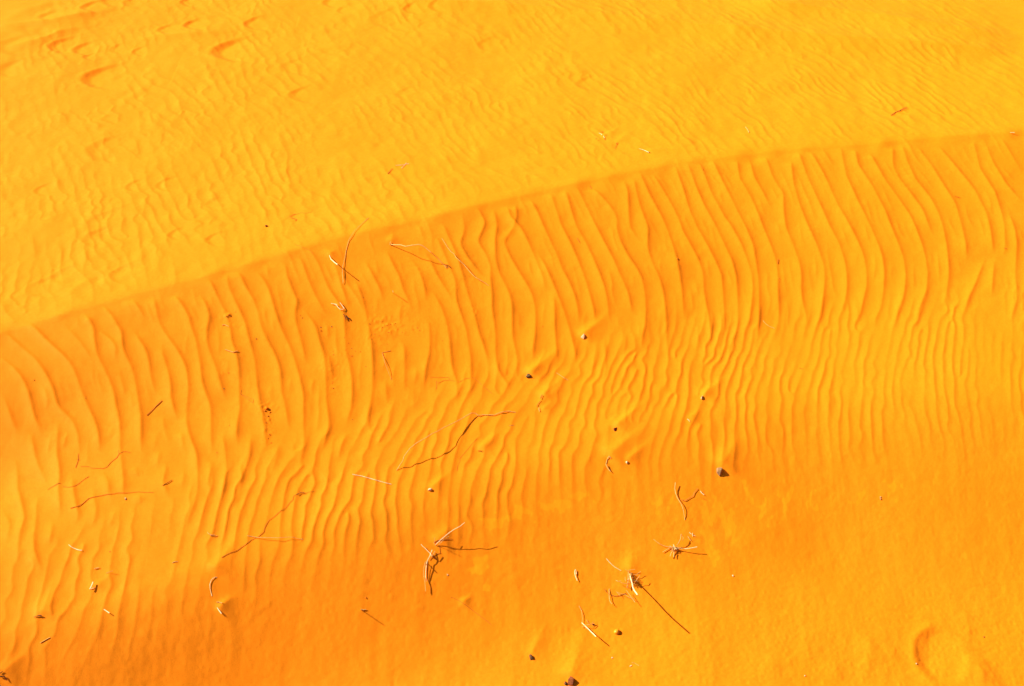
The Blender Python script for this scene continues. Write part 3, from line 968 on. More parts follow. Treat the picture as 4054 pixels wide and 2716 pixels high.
def width(z, w):      # photo width in zoomed pixels -> radius in metres
    return max(0.0008, 0.5 * w / ZOOM[z][2] * MPP * 0.9)

def stick(name, label, cat, z, strands, mat, group=None):
    """one dry stem or twig lying on or standing in the sand; strands = (points, width0, width1, shadow or heights)"""
    bm = bmesh.new(); rnd = random.Random(label)
    org = None
    for pts, w0, w1, sh in strands:
        r0, r1 = width(z, w0), width(z, w1)
        kw = {}
        if isinstance(sh, list) and sh and isinstance(sh[0], tuple): kw['shadow'] = sh
        elif sh is not None: kw['h'] = sh
        P = strand_points(z, pts, rad=max(r0, r1), **kw)
        if org is None: org = P[0].copy()
        if mat == 'root': r0, r1 = r0 * 0.62, r1 * 0.62
        if mat in ('dark', 'brown'): r0, r1 = r0 * 0.8, r1 * 0.8
        tube(bm, P, r0, r1, 6, rnd)
    return tag(finish(bm, name, mat, org), label, cat, group)

def stone_mesh(bm, c, sx, sy, sz, seed, facets=16, nrm=(0, 0, 1), yaw=0.0, smooth=0):
    rnd = random.Random(seed)
    pts = []
    for _ in range(facets):
        a = rnd.uniform(0, 6.283); zc = rnd.uniform(-1, 1); q = math.sqrt(1 - zc * zc)
        f = rnd.uniform(0.86, 1.0)
        pts.append((math.cos(a) * q * f, math.sin(a) * q * f, zc * f))
    b2 = bmesh.new()
    for p in pts: b2.verts.new(p)
    r = bmesh.ops.convex_hull(b2, input=b2.verts)
    bmesh.ops.delete(b2, geom=[v for v in b2.verts if not v.link_faces], context='VERTS')
    bmesh.ops.bevel(b2, geom=list(b2.edges), offset=0.05, segments=1, affect='EDGES')
    R_ = Vector(nrm).to_track_quat('Z', 'Y').to_matrix()
    Ry = Matrix.Rotation(yaw, 3, 'Z')
    vm = {}
    for v in b2.verts:
        q = Vector((v.co.x * sx, v.co.y * sy, v.co.z * sz))
        vm[v] = bm.verts.new(Vector(c) + R_ @ (Ry @ q))
    for f in b2.faces:
        try: bm.faces.new([vm[v] for v in f.verts])
        except ValueError: pass
    b2.free()

def stone(name, label, cat, z, cxy, w, h, mat, seed, zr=0.8, sink=0.3, facets=16, group=None, yaw=0.0, smooth=False):
    p = ground(px(z, [cxy])[0]); n = normal(p[0], p[1])
    s = 0.5 / ZOOM[z][2] * MPP
    sx, sy = w * s, h * s * 1.08
    sz = 0.5 * (sx + sy) * zr
    sink = sink + 0.12
    c = p + n * sz * (1 - 2 * sink) * 0.9
    bm = bmesh.new()
    if smooth:
        r = bmesh.ops.create_icosphere(bm, subdivisions=3, radius=1.0)
        Rm = Vector(n).to_track_quat('Z', 'Y').to_matrix() @ Matrix.Rotation(yaw, 3, 'Z')
        for v in bm.verts:
            k = 1 + 0.05 * math.sin(3 * v.co.x + seed) + 0.04 * math.sin(4 * v.co.y + 2 * v.co.z)
            v.co = Vector(c) + Rm @ Vector((v.co.x * sx * k, v.co.y * sy * k, v.co.z * sz * k))
        for f in bm.faces: f.smooth = True
    else:
        stone_mesh(bm, c, sx, sy, sz, seed, facets, n, yaw)
    return tag(finish(bm, name, mat, p), label, cat, group)

# ------------------------------------------------------------------ twigs, straws and roots
G_TW = "dry twigs strewn over the dune"
G_ST = "bits of pale straw lying on the sand"
G_RT = "thin rootlets lying on the sand"
G_CH = "small dark scraps of bark and seed on the sand"

stick("dry_twig", "tall kinked pale twig standing up across the dune brink", "twig", 'A',
      [([(2150,385),(2000,515),(1890,620),(1780,800),(1735,980),(1715,1110),(1665,1300),(1665,1420),(1678,1560),(1672,1600)], 7, 9,
        [(2160,380),(2040,515),(1955,600),(1900,700),(1830,795),(1788,815),(1775,930),(1722,1070),(1722,1180),(1718,1300),(1740,1440),(1722,1560),(1722,1610)])], 'straw', G_TW)
stick("dry_twig", "short stout bleached stick leaning out of the brink, left of the tall kinked twig", "twig", 'A',
      [([(1422,1078),(1450,1150),(1510,1205),(1572,1252)], 11, 20, [(1975,1562)])], 'white', G_TW)
stick("dry_twig", "arched twig bleached at one end, both ends touching the sand just under the brink", "twig", 'C',
      [([(212,318),(310,325),(400,325),(495,353),(630,330),(740,318),(800,336),(870,382),(960,460),(1080,560),(1150,640),(1210,702),(1245,748),(1282,742)], 20, 13,
        [(215,320),(260,335),(400,400),(580,480),(740,570),(830,600),(950,630),(1060,670),(1210,706),(1270,720),(1320,740)]),
       ([(222,262),(208,300),(205,318)], 6, 12, 0.004),
       ([(1210,702),(1262,708),(1322,738)], 9, 5, 0.002)], 'straw', G_TW)
stick("dry_twig", "long wavy pale twig running down the face to the right of the arched twig", "twig", 'C',
      [([(1168,205),(1230,300),(1270,370),(1340,455),(1390,490),(1430,560),(1500,620),(1580,690),(1650,785),(1740,882),(1800,930),(1900,990),(1970,1030),(2035,1082)], 9, 11,
        [(1168,205),(1262,345),(1340,450),(1412,505),(1455,545),(1502,615),(1590,685),(1690,775),(1752,885),(1870,975),(2035,1084)])], 'straw', G_TW)
stick("grass_stalk", "short pale stalk standing on end below the arched twig, casting a long thin shadow", "stalk", 'C',
      [([(264,1216),(262,1198),(256,1180)], 9, 14, [(525,1420)])], 'white', G_ST)
stick("bent_straw", "crooked bleached straw folded back on itself above the dark bark splinter", "straw", 'D',
      [([(508,240),(560,246),(605,258)], 12, 12, 0.006), ([(560,250),(600,272),(620,302),(650,328),(680,335),(712,316),(680,270),(645,225)], 9, 10, 0.005)], 'white', G_ST)
stick("bark_splinter", "dark splintered bit of bark below the crooked bleached straw", "bark", 'D',
      [([(698,402),(722,440),(742,488)], 14, 16, 0.004), ([(740,425),(765,455),(784,480)], 16, 22, 0.005)], 'dark', G_CH)
stick("bent_straw", "long V-shaped straw in the middle of the rippled face, left of centre", "straw", 'D',
      [([(1300,998),(1340,1150),(1390,1288),(1445,1422)], 7, 5, [(1305,1000),(1392,1165),(1440,1280),(1472,1360),(1446,1424)]), ([(1302,998),(1370,985),(1432,968)], 6, 7, 0.001)], 'twig', G_ST)
stick("forked_twig", "longest twig, a pale root arching over the ripples at the centre", "twig", 'E',
      [([(275,1098),(330,1010),(370,950),(390,880),(480,760),(580,680),(720,600),(820,535),(900,500),(1000,440),(1150,370),(1250,320),(1350,260),(1430,215),(1490,220),(1540,255),(1600,242),(1780,246),(1880,205),(2000,185),(2050,195),(2112,204)], 11, 11,
        [(275,1105),(420,1085),(540,1030),(700,970),(880,915),(1030,860),(1110,830),(1160,760),(1230,630),(1290,545),(1370,475),(1410,390),(1460,310),(1495,275),(1600,252),(1780,262),(1900,245),(2050,199),(2112,206)])], 'straw', G_TW)
stick("thin_root", "thin orange rootlet to the lower right of the longest twig", "rootlet", 'E',
      [([(1522,600),(1440,690),(1350,800),(1280,880),(1250,920),(1252,960),(1215,1030),(1205,1110)], 5, 5, 0.0)], 'root', G_RT)
stick("pale_straw", "pale straw pointing down right, left of the white pebble", "straw", 'h',
      [([(74,116),(140,128),(210,148),(280,168),(342,184)], 5, 4, 0.001)], 'white', G_ST)
stick("pale_straw", "tiny pale straw fleck to the right of the longest twig", "straw", 'E', [([(2012,408),(2080,404)], 5, 4, 0.001)], 'straw', G_ST)
stick("bark_scrap", "small dark scrap in a little hollow between the longest twig and the hooked twig", "scrap", 'E',
      [([(1530,798),(1562,804),(1602,800)], 9, 7, 0.002), ([(1555,790),(1590,816)], 7, 5, 0.002)], 'dark', G_CH)
stick("pale_straw", "thin straight straw to the right of the dark round stone", "straw", 'F', [([(985,880),(1060,930),(1110,962),(1168,997)], 6, 6, 0.002), ([(1095,955),(1120,970)], 9, 8, 0.004)], 'straw', G_ST)
stick("bark_splinter", "upper of three small splinters in a row below the dark round stone", "splinter", 'F', [([(765,1218),(750,1250),(735,1280)], 10, 12, 0.006), ([(768,1232),(752,1278)], 7, 6, 0.003)], 'brown', G_CH)
stick("bark_splinter", "middle and longest of three small splinters in a row below the dark round stone", "splinter", 'F', [([(744,1308),(710,1345),(680,1400)], 9, 8, 0.003)], 'brown', G_CH)
stick("bark_splinter", "lowest of three small splinters in a row below the dark round stone", "splinter", 'F', [([(718,1420),(718,1450),(726,1478)], 8, 9, 0.003)], 'straw', G_CH)
stick("hooked_twig", "small hooked twig at the tip of a wind-blown sand tail, right of centre", "twig", 'G',
      [([(243,1192),(225,1215),(205,1255),(194,1310)], 12, 10, [(255,1200),(262,1225),(225,1240),(196,1312)]), ([(190,1318),(212,1370),(235,1402),(262,1428)], 16, 9, 0.006), ([(243,1195),(266,1226)], 14, 8, 0.003)], 'straw', G_TW)
stick("pale_straw", "tiny bright wedge of straw right of the pale bead-like pebble", "straw", 'G', [([(1446,620),(1466,632),(1486,658)], 14, 6, 0.004)], 'white', G_ST)
stick("pale_straw", "pale straw pointing at a dark scrap on the flat sand above the brink", "straw", 'H',
      [([(415,155),(450,168),(490,198)], 9, 13, 0.004), ([(520,222),(545,272)], 10, 14, 0.004)], 'white', G_ST)
stick("bark_scrap", "forked dark scrap at the foot of the pale straw above the brink", "scrap", 'H', [([(530,282),(552,290),(570,278)], 12, 8, 0.003), ([(552,290),(552,314)], 12, 14, 0.003)], 'dark', G_CH)
stick("bark_scrap", "small dark fork at the left end of the scatter above the brink", "scrap", 'H', [([(338,268),(374,286)], 9, 8, 0.002), ([(374,284),(340,302)], 8, 9, 0.002), ([(388,332),(408,324)], 10, 10, 0.001)], 'dark', G_CH)
stick("bark_scrap", "topmost dark arrow-shaped scrap of the scatter above the brink", "scrap", 'H', [([(480,120),(498,130),(526,134)], 10, 6, 0.002), ([(480,140),(500,132)], 8, 7, 0.002)], 'dark', G_CH)
stick("bark_scrap", "slanting dark sliver with a clotted head, lower right in the scatter above the brink", "scrap", 'H', [([(858,370),(830,405),(805,460),(780,512)], 11, 4, 0.003), ([(810,378),(830,412)], 13, 15, 0.004)], 'dark', G_CH)
stick("pale_straw", "bright straw with a dark clotted tip lying on the flat sand close above the brink", "straw", 'H', [([(1345,516),(1420,538),(1480,560),(1568,604)], 7, 15, 0.005)], 'white', G_ST)
stick("seed_husk", "dark clotted tip at the lower end of the bright straw near the brink", "husk", 'H', [([(1545,600),(1585,606),(1606,604)], 12, 20, 0.004), ([(1560,582),(1568,598)], 9, 9, 0.006)], 'dark', G_CH)
stick("bark_scrap", "thin dark sliver on the face right under the brink, top centre right", "sliver", 'H', [([(206,1374),(228,1416),(248,1456)], 10, 12, 0.001)], 'root', G_CH)
stick("forked_twig", "dark forked twig lying alone on the flat sand at upper right", "twig", 'c', [([(1430,790),(1455,772),(1490,757),(1510,745),(1536,732)], 7, 4, 0.002), ([(1488,760),(1515,748),(1545,740)], 6, 4, 0.004)], 'brown', G_TW)
stick("thin_root", "short reddish sliver on the rippled face at far upper right", "sliver", 'c', [([(1864,1344),(1882,1350),(1902,1355)], 4, 5, 0.001)], 'root', G_CH)
stick("pale_straw", "tiny straw with a reddish end on the flat sand, right of top centre", "straw", 'c', [([(432,870),(446,888),(456,908)], 5, 6, 0.002)], 'straw', G_ST)
stick("pale_straw", "tiny pale straw on the brink at the far right edge", "straw", 'c', [([(2248,908),(2276,909)], 6, 5, [(2262,914),(2300,930)])], 'white', G_ST)
stick("thin_root", "faint hair-thin root on the flat sand above the tall kinked twig", "rootlet", 'A', [([(632,398),(700,368),(760,338),(862,302),(900,292),(980,302),(1050,290),(1105,276)], 5, 4, 0.0), ([(655,362),(740,330),(800,318)], 4, 4, 0.0)], 'root', G_RT)
stick("bark_scrap", "small dark crooked twig between the black seed and the tall kinked twig", "twig", 'A', [([(718,384),(770,402),(818,418),(806,432),(794,444)], 9, 9, 0.001)], 'dark', G_CH)
stick("thin_root", "thin orange rootlet curving over the brink, left of the stout bleached stick", "rootlet", 'A', [([(796,884),(860,905),(920,930),(1060,985),(1115,1050)], 5, 5, 0.0)], 'root', G_RT)
stick("pale_straw", "pale two-branched straw on the flat sand near the centre above the brink", "straw", 'b', [([(372,1133),(410,1132),(432,1126),(462,1122)], 3, 4, 0.001), ([(412,1153),(438,1127),(445,1115)], 4, 3, 0.001)], 'white', G_ST)
stick("pale_straw", "short upright straw with a dark foot, left of the two-branched straw", "straw", 'b', [([(318,1190),(332,1172),(348,1155)], 6, 4, 0.002)], 'brown', G_ST)
stick("crossed_twig", "thin dark twig crossed by a short one like a plus sign at the left", "twig", 'I', [([(622,182),(622,270),(605,330),(580,396)], 7, 8, 0.001), ([(600,266),(645,270)], 8, 8, 0.003)], 'root', G_TW)
stick("thin_root", "topmost wandering rootlet at the left, looping up to a forked end", "rootlet", 'I', [([(662,374),(730,380),(790,378),(820,400),(920,406),(1010,408),(1070,385),(1120,318),(1220,240),(1255,182),(1310,150),(1370,148),(1428,166)], 6, 9, 0.0005), ([(1250,185),(1243,120)], 6, 5, 0.0)], 'root', G_RT)
stick("thin_root", "short curved rootlet between two longer ones at the left", "rootlet", 'I', [([(386,688),(480,698),(545,684),(600,662),(680,602),(735,562),(788,534)], 6, 8, 0.0005)], 'root', G_RT)
stick("dry_twig", "leftmost tapering brown twig half sunk in the ripples", "twig", 'I', [([(148,740),(200,700),(245,678),(300,645),(345,630)], 6, 10, 0.001)], 'root', G_TW)
stick("thin_root", "longest rootlet at the left, running flat above the twin pale seeds", "rootlet", 'I', [([(503,1022),(600,995),(680,958),(780,872),(840,852),(900,842),(1080,806),(1160,800),(1230,784),(1380,786),(1480,774),(1550,768),(1650,776),(1790,778)], 12, 6, 0.001)], 'root', G_RT)
stick("dry_twig", "short dark twig at an angle to the right of the longest left rootlet", "twig", 'I', [([(1922,672),(1990,635),(2068,586)], 9, 11, 0.002)], 'dark', G_TW)
stick("thin_root", "long meandering root running from lower left up to a knotted head, lower left of centre", "rootlet", 'J', [([(455,1532),(520,1490),(600,1450),(740,1400),(900,1290),(1000,1205),(1130,1150),(1240,1050),(1250,980),(1285,910),(1330,840),(1420,780),(1520,690),(1650,600),(1710,520),(1775,460),(1780,400),(1860,350),(1930,330),(2000,340),(2100,310),(2190,305)], 12, 6, 0.001)], 'root', G_RT)  # follows the stick's cast shadow; that shade is in its dark colour
stick("bark_scrap", "pale and dark knotted fibre on the head of the long meandering root", "scrap", 'J', [([(1850,360),(1900,335),(1960,325),(2005,335)], 14, 8, 0.004), ([(1895,300),(1925,325),(1990,322)], 7, 6, 0.007)], 'brown', G_CH)
stick("dry_twig", "pale bow-shaped twig crossing the lower part of the long meandering root", "twig", 'J',
      [([(925,1126),(1010,1140),(1120,1160),(1260,1162),(1400,1165),(1500,1165),(1600,1160),(1700,1152),(1780,1155),(1880,1185),(1965,1192)], 11, 8,
        [(925,1128),(960,1132),(1070,1170),(1230,1200),(1360,1215),(1480,1235),(1600,1230),(1720,1237),(1840,1210),(1965,1192)])], 'straw', G_TW)
stick("bark_splinter", "short splinter with a pale edge to the left of the bow-shaped twig", "splinter", 'J', [([(195,1055),(205,1085),(260,1108),(330,1118)], 8, 13, 0.005), ([(245,1120),(300,1132),(345,1130),(378,1122)], 12, 8, 0.002)], 'straw', G_CH)
stick("pale_straw", "upper left of the pale straws in the lower left corner area, gently curved", "straw", 'K', [([(674,220),(710,252),(752,275),(800,295),(845,308),(880,309)], 8, 11, 0.002)], 'white', G_ST)
stick("pale_straw", "tiny straw stub with a dark tip above the folded straw at lower left", "straw", 'K', [([(1070,596),(1110,585),(1146,577)], 12, 12, 0.003)], 'straw', G_ST)
stick("pale_straw", "thin propped straw with its shadow making a narrow wedge at lower left", "straw", 'K', [([(1254,664),(1300,645),(1362,626)], 6, 7, [(1450,680)])], 'twig', G_ST)
stick("bent_straw", "folded flat bright straw shaped like the letter L at lower left", "straw", 'K', [([(1052,802),(1040,835),(1025,868),(1002,912)], 16, 14, 0.010), ([(1000,914),(1040,902),(1080,886)], 8, 9, 0.002)], 'white', G_ST)
stick("bark_scrap", "mouse-grey elongated scrap with a tapering tail near the lower left corner", "scrap", 'K', [([(126,1346),(180,1328),(215,1322)], 8, 20, 0.003), ([(205,1322),(235,1318),(254,1326)], 26, 24, 0.004)], 'brown', G_CH)
stick("pale_straw", "straight bright straw with its shadow in line behind it at lower left", "straw", 'K', [([(1222,1226),(1262,1252),(1306,1282)], 11, 13, [(1368,1317)])], 'white', G_ST)
stick("bent_straw", "slender looped straw standing like an open parenthesis, lower left of centre", "straw", 'g',
      [([(1453,950),(1440,900),(1438,870),(1450,838),(1472,820),(1488,823)], 3, 3, [(1453,952),(1446,905),(1462,868),(1488,826)])], 'white', G_ST)
stick("pale_straw", "upper of two short straws below the looped straw", "straw", 'g', [([(1484,991),(1502,992),(1522,998)], 5, 5, 0.002)], 'straw', G_ST)
stick("pale_straw", "lower of two short straws below the looped straw, pointing down right", "straw", 'g', [([(1489,1030),(1503,1050),(1518,1070)], 5, 7, [(1536,1090)])], 'white', G_ST)
stick("pale_straw", "faint pale straw low in the lower left corner area, pointing up right", "straw", 'g', [([(276,1272),(310,1252),(343,1234)], 4, 5, 0.001)], 'straw', G_ST)
stick("pale_straw", "small curved straw fleck between the left rootlets and the looped straw", "straw", 'g', [([(1180,723),(1200,714),(1220,714)], 5, 4, 0.001)], 'straw', G_ST)
stick("bark_scrap", "dark forked scrap at the bottom left corner of the photo", "scrap", 'g', [([(0,1480),(18,1466)], 6, 6, 0.003), ([(0,1502),(30,1500),(48,1530)], 10, 5, 0.004)], 'dark', G_CH)
stick("grass_stalk", "small pale stub with a long hair-thin shadow at the bottom, left of centre", "stalk", 'h', [([(132,1042),(150,1045),(168,1043)], 6, 6, 0.002), ([(134,1044),(133,1040)], 4, 5, [(310,1130)])], 'straw', G_ST)
stick("dry_twig", "straight dark twig lying diagonally on the ripples at the left", "twig", 'd', [([(1005,1279),(1040,1248),(1075,1212),(1110,1179)], 6, 7, 0.001)], 'root', G_TW)
stick("pale_straw", "pale flat straw with a turned-up end on the upper left ripples", "straw", 'd', [([(1543,829),(1570,838),(1600,848),(1628,838)], 5, 5, 0.003)], 'straw', G_ST)
stick("pale_straw", "tiny pale fleck above the turned-up straw on the upper left ripples", "straw", 'd', [([(1523,662),(1540,658),(1568,671)], 5, 4, 0.002)], 'straw', G_ST)
stick("thin_root", "hair-fine zigzag rootlet right of the diagonal dark twig", "rootlet", 'd', [([(1655,1105),(1650,1135),(1695,1155),(1738,1170),(1733,1196)], 2.5, 2.5, 0.0), ([(1650,1135),(1705,1175),(1730,1194)], 2.5, 2.5, 0.0)], 'root', G_RT)
stick("thin_root", "hair-fine rootlet wriggling across the ripples above the longest twig", "rootlet", 'e', [([(608,1018),(660,1022),(735,1020),(740,1040),(810,1052),(850,1028),(905,1022),(960,1070),(1030,1130)], 2.5, 3, 0.0), ([(735,1040),(700,1042),(665,1060),(650,1045),(652,1080),(648,1104)], 3, 2.5, 0.0)], 'root', G_RT)
stick("bark_scrap", "tiny dark chip caught on the ripples at right, in the upper half of the face", "scrap", 'f', [([(656,208),(654,225),(652,240)], 5, 6, 0.002)], 'root', G_CH)
stick("pale_straw", "very thin pale curved straw on the right-hand ripples", "straw", 'f', [([(552,630),(570,652),(595,670),(632,684)], 3, 3, 0.001)], 'straw', G_ST)
stick("bark_scrap", "tiny dark chip near the right edge of the rippled face", "scrap", 'f', [([(2205,132),(2224,139)], 4, 6, 0.002)], 'root', G_CH)
stick("bark_scrap", "tiny reddish chip low on the ripples at right centre", "scrap", 'f', [([(800,956),(826,963)], 4, 3, 0.001)], 'root', G_CH)
stick("bark_scrap", "tiny chip on the upper face below the brink at top centre right", "scrap", 'e', [([(1612,64),(1622,78),(1634,98)], 5, 4, 0.002)], 'root', G_CH)
stick("bent_straw", "long S-curved straw below and left of the big stone", "straw", 'N',
      [([(415,368),(408,450),(418,510),(440,570),(490,650),(515,710),(530,790),(542,865)], 11, 7, [(430,500),(440,560),(500,630),(570,720),(592,790),(580,830),(548,864)])], 'straw', G_TW)
stick("dry_twig", "small kinked twig right beside the S-curved straw", "twig", 'N', [([(498,598),(540,612),(600,575),(650,548),(665,505),(710,448)], 7, 6, 0.003)], 'twig', G_TW)
stick("pale_straw", "short bright straw below the big stone", "straw", 'N', [([(744,482),(765,508),(796,532)], 11, 8, 0.004)], 'white', G_ST)
stick("bark_scrap", "thin dark sliver under the short bright straw below the big stone", "sliver", 'N', [([(774,583),(800,592),(832,604)], 4, 4, 0.001)], 'root', G_CH)
stick("pale_straw", "pale straw above right of the spidery grass clump", "straw", 'N', [([(598,1030),(625,1052),(652,1068),(680,1078)], 8, 5, 0.004), ([(640,1038),(644,1085)], 3, 3, 0.003)], 'white', G_ST)
stick("pale_straw", "short slanting straw right above the spidery grass clump", "straw", 'N', [([(577,1080),(600,1112),(622,1142)], 7, 5, 0.004)], 'straw', G_ST)
stick("pale_straw", "straight pale straw at upper left of the root tuft with the long shadow", "straw", 'M', [([(238,68),(300,140),(370,210),(430,260),(480,290),(580,348)], 11, 10, 0.002)], 'white', G_ST)
stick("dry_twig", "pale straw crossing a dark curved twig, left of the root tuft with the long shadow", "twig", 'M', [([(305,765),(302,850),(302,920),(312,1030),(335,1080),(368,1115)], 12, 12, [(318,775),(350,850),(375,920),(390,1040),(400,1110),(478,1196)])], 'straw', G_ST)
stick("dry_twig", "dark curved twig lying left of the root tuft with the long shadow", "twig", 'M', [([(200,770),(240,840),(300,890),(350,915),(450,937),(520,925),(600,893),(700,873)], 8, 17, 0.002)], 'brown', G_TW)
stick("pale_straw", "forked pale straw under the root tuft with the long shadow", "straw", 'M', [([(462,832),(520,862),(610,888),(690,905),(760,962),(885,1000)], 8, 9, 0.012), ([(480,845),(560,930)], 7, 7, 0.01)], 'straw', G_ST)
stick("pale_straw", "straight pale straw pointing down right just below the root tuft with the long shadow", "straw", 'M', [([(698,798),(760,880),(830,985),(902,1080)], 11, 10, 0.018)], 'straw', G_ST)
stick("dry_twig", "straight thin dark twig lying alone low on the smooth face, bottom centre", "twig", 'P', [([(330,133),(370,145),(412,166),(490,208),(600,285),(690,355),(800,435),(900,510),(955,560)], 7, 8, 0.0005)], 'root', G_TW)  # dark strand along a line where no twig itself is visible
stick("seed_husk", "curled pale husk with a dark edge on the smooth lower face", "husk", 'h', [([(1604,768),(1598,785),(1604,815),(1616,845)], 5, 4, 0.006), ([(1606,772),(1610,800)], 5, 5, 0.004)], 'white', G_CH)
stick("pale_straw", "hair-thin curved straw near the bottom edge, right of the amber pebble", "straw", 'O', [([(1405,1132),(1460,1146),(1540,1192)], 4, 4, 0.001)], 'straw', G_ST)

# ------------------------------------------------------------------ tufts: every stalk a part of its own
def tuft(name, label, cat, z, base, strands, mats):
    p = ground(px(z, [base])[0])
    e = bpy.data.objects.new(name, None); e.empty_display_size = 0.03
    e.location = Vector(p); C.objects.link(e)
    tag(e, label, cat)
    rnd = random.Random(label)
    for s_, mt in zip(strands, mats):
        nm, pts, w0, w1, sh = s_
        bm = bmesh.new(); r0, r1 = width(z, w0), width(z, w1)
        kw = {}
        if isinstance(sh, list) and isinstance(sh[0], tuple): kw['shadow'] = sh
        elif sh is not None: kw['h'] = sh
        P = strand_points(z, pts, rad=max(r0, r1), **kw)
        tube(bm, P, r0, r1, 6, rnd)
        finish(bm, nm, mt, p, e)
    return e

def fibres(z, c, n, rx, ry, seed, w=(5, 9), up=0.03):
    """short curly rootlets sprouting round the crown of a tuft"""
    r = random.Random(seed); out = []
    for _ in range(n):
        a = r.uniform(0, 6.283); l = r.uniform(0.45, 1.0)
        x1, y1 = c[0] + math.cos(a) * rx * l, c[1] + math.sin(a) * ry * l
        x0, y0 = c[0] + r.uniform(-.25, .25) * rx, c[1] + r.uniform(-.35, .35) * ry
        xm, ym = (x0 + x1) / 2 + r.uniform(-.25, .25) * rx, (y0 + y1) / 2 + r.uniform(-.25, .25) * ry
        out.append(("rootlet", [(x0, y0), (xm, ym), (x1, y1)], r.uniform(*w), r.uniform(3, 5), [r.uniform(.004, up), r.uniform(.006, up), r.uniform(0, up * .6)]))
    return out

st = [("stem", [(785,428),(800,520),(835,640),(850,730),(880,800),(960,908)], 24, 30, [(2170,1790)]),
      ("rootlet", [(455,570),(500,592),(555,602),(600,632),(700,645),(760,632),(825,632)], 13, 11, [.02,.022,.02,.018,.016,.014,.012]),
      ("rootlet", [(540,600),(556,575),(580,585)], 8, 6, .02),
      ("rootlet", [(852,672),(880,650),(912,598),(945,545),(975,510),(1012,458)], 12, 13, [.01,.014,.02,.025,.03,.03]),
      ("rootlet", [(682,318),(715,352),(760,335),(830,326),(905,318)], 10, 8, .012),
      ("rootlet", [(870,440),(940,438),(980,400),(1028,370)], 12, 11, .014),
      ("rootlet", [(700,345),(760,372),(830,412),(850,430)], 12, 14, .012),
      ("rootlet", [(750,370),(742,470),(745,560),(730,650),(710,742)], 18, 9, .012),
      ("rootlet", [(850,580),(910,582),(970,598)], 11, 9, .010),
      ("rootlet", [(670,500),(672,560),(690,600)], 8, 6, .006),
      ("rootlet", [(770,640),(740,690),(730,740),(770,765)], 10, 7, .008)] + fibres('M', (800, 520), 18, 90, 170, 3, (8, 14), .035)
tuft("root_tuft", "upturned tuft of pale roots with one thick white stem and the longest straight shadow", "grass tuft", 'M', (800, 560), st,
     ['white', 'straw', 'straw', 'straw', 'straw', 'straw', 'brown', 'straw', 'straw', 'straw', 'twig'] + ['straw' if k % 3 else 'brown' for k in range(18)])
tuft("root_tuft", "branching pale straw tuft with a long thin curved shadow, lower centre left", "grass tuft", 'L', (600, 600),
     [("stem", [(575,598),(660,520),(750,440),(830,375),(920,312),(1040,250),(1080,215),(1122,183)], 12, 11, [(620,605),(800,622),(970,637),(1060,668),(1150,683),(1350,697),(1500,692),(1600,683),(1750,629)]),
      ("stem", [(640,595),(700,530),(760,475),(828,438)], 10, 9, [(650,612),(820,662),(950,680),(1060,684)]),
      ("stem", [(552,580),(562,520),(570,458)], 10, 8, [.004,.03,.055]),
      ("stem", [(562,558),(590,530),(622,512),(660,506),(740,502),(800,490),(895,488)], 15, 6, .001),  # flat dark strand painting the cast shadow of something arched
      ("rootlet", [(640,600),(655,640),(660,700),(672,752)], 5, 4, .001),
      ("rootlet", [(672,752),(620,760),(580,785),(550,800)], 7, 8, .001)], ['white', 'straw', 'straw', 'root', 'root', 'root'])
tuft("grass_tuft", "dry grass tuft with drooping pale blades just below the branching straw tuft", "grass tuft", 'L', (505, 790),
     [("blade", [(315,585),(340,618),(380,650),(450,720),(490,765),(520,800)], 10, 10, .010),
      ("blade", [(518,692),(500,735),(480,790),(450,850),(430,885),(412,980),(400,1060),(395,1180),(412,1270)], 12, 10, [.008,.012,.016,.016,.014,.014,.012,.010,.006]),
      ("blade", [(398,905),(388,930),(368,1000),(358,1060),(358,1160),(375,1240),(388,1310),(398,1452)], 7, 6, .012),
      ("blade", [(572,712),(545,755),(512,805)], 10, 9, .016),
      ("blade", [(400,905),(396,935),(390,962)], 10, 14, [(655,1072)]),
      ("blade", [(430,890),(424,1000),(418,1080),(425,1220),(455,1290),(488,1370),(492,1502)], 9, 5, .001),  # shadow of the second blade, painted as a flat dark strand
      ("crown", [(485,770),(505,800),(520,815)], 26, 20, .006),
      ("blade", [(520,800),(550,815),(595,880)], 12, 5, .002), ("blade", [(520,810),(490,840),(468,876)], 10, 6, .002)],
     ['white', 'white', 'straw', 'straw', 'twig', 'root', 'straw', 'root', 'root'])
tuft("grass_tuft", "spidery clump of pale straw blades with its shadow pointing right, below the S-curved straw", "grass tuft", 'N', (400, 1235),
     [("blade", [(122,1120),(160,1150),(200,1180),(250,1205),(300,1220),(360,1228),(410,1238)], 6, 8, .006),
      ("blade", [(340,1215),(430,1240),(500,1248),(560,1248),(620,1240),(702,1224)], 7, 11, [(835,1325)]),
      ("blade", [(435,1200),(460,1165),(482,1120),(492,1050)], 8, 7, [.008,.018,.022,.025]),
      ("blade", [(492,1050),(505,1080),(520,1105),(510,1142)], 6, 5, [.025,.022,.02,.016]),
      ("blade", [(248,1292),(285,1270),(320,1248),(345,1232)], 8, 8, .004),
      ("blade", [(346,1348),(362,1300),(390,1262),(425,1228)], 9, 11, .010),
      ("blade", [(395,1357),(392,1325),(400,1288)], 10, 9, .010),
      ("blade", [(388,1192),(400,1220),(430,1255)], 9, 8, .012),
      ("blade", [(300,1218),(380,1222),(470,1232),(540,1250)], 8, 8, .014),
      ("blade", [(330,1240),(400,1246),(470,1252)], 8, 7, .010)] + fibres('N', (400, 1240), 10, 80, 60, 8, (5, 8), .018),
     ['straw', 'white', 'straw', 'straw', 'straw', 'straw', 'straw', 'white', 'straw', 'twig'] + ['straw'] * 10)
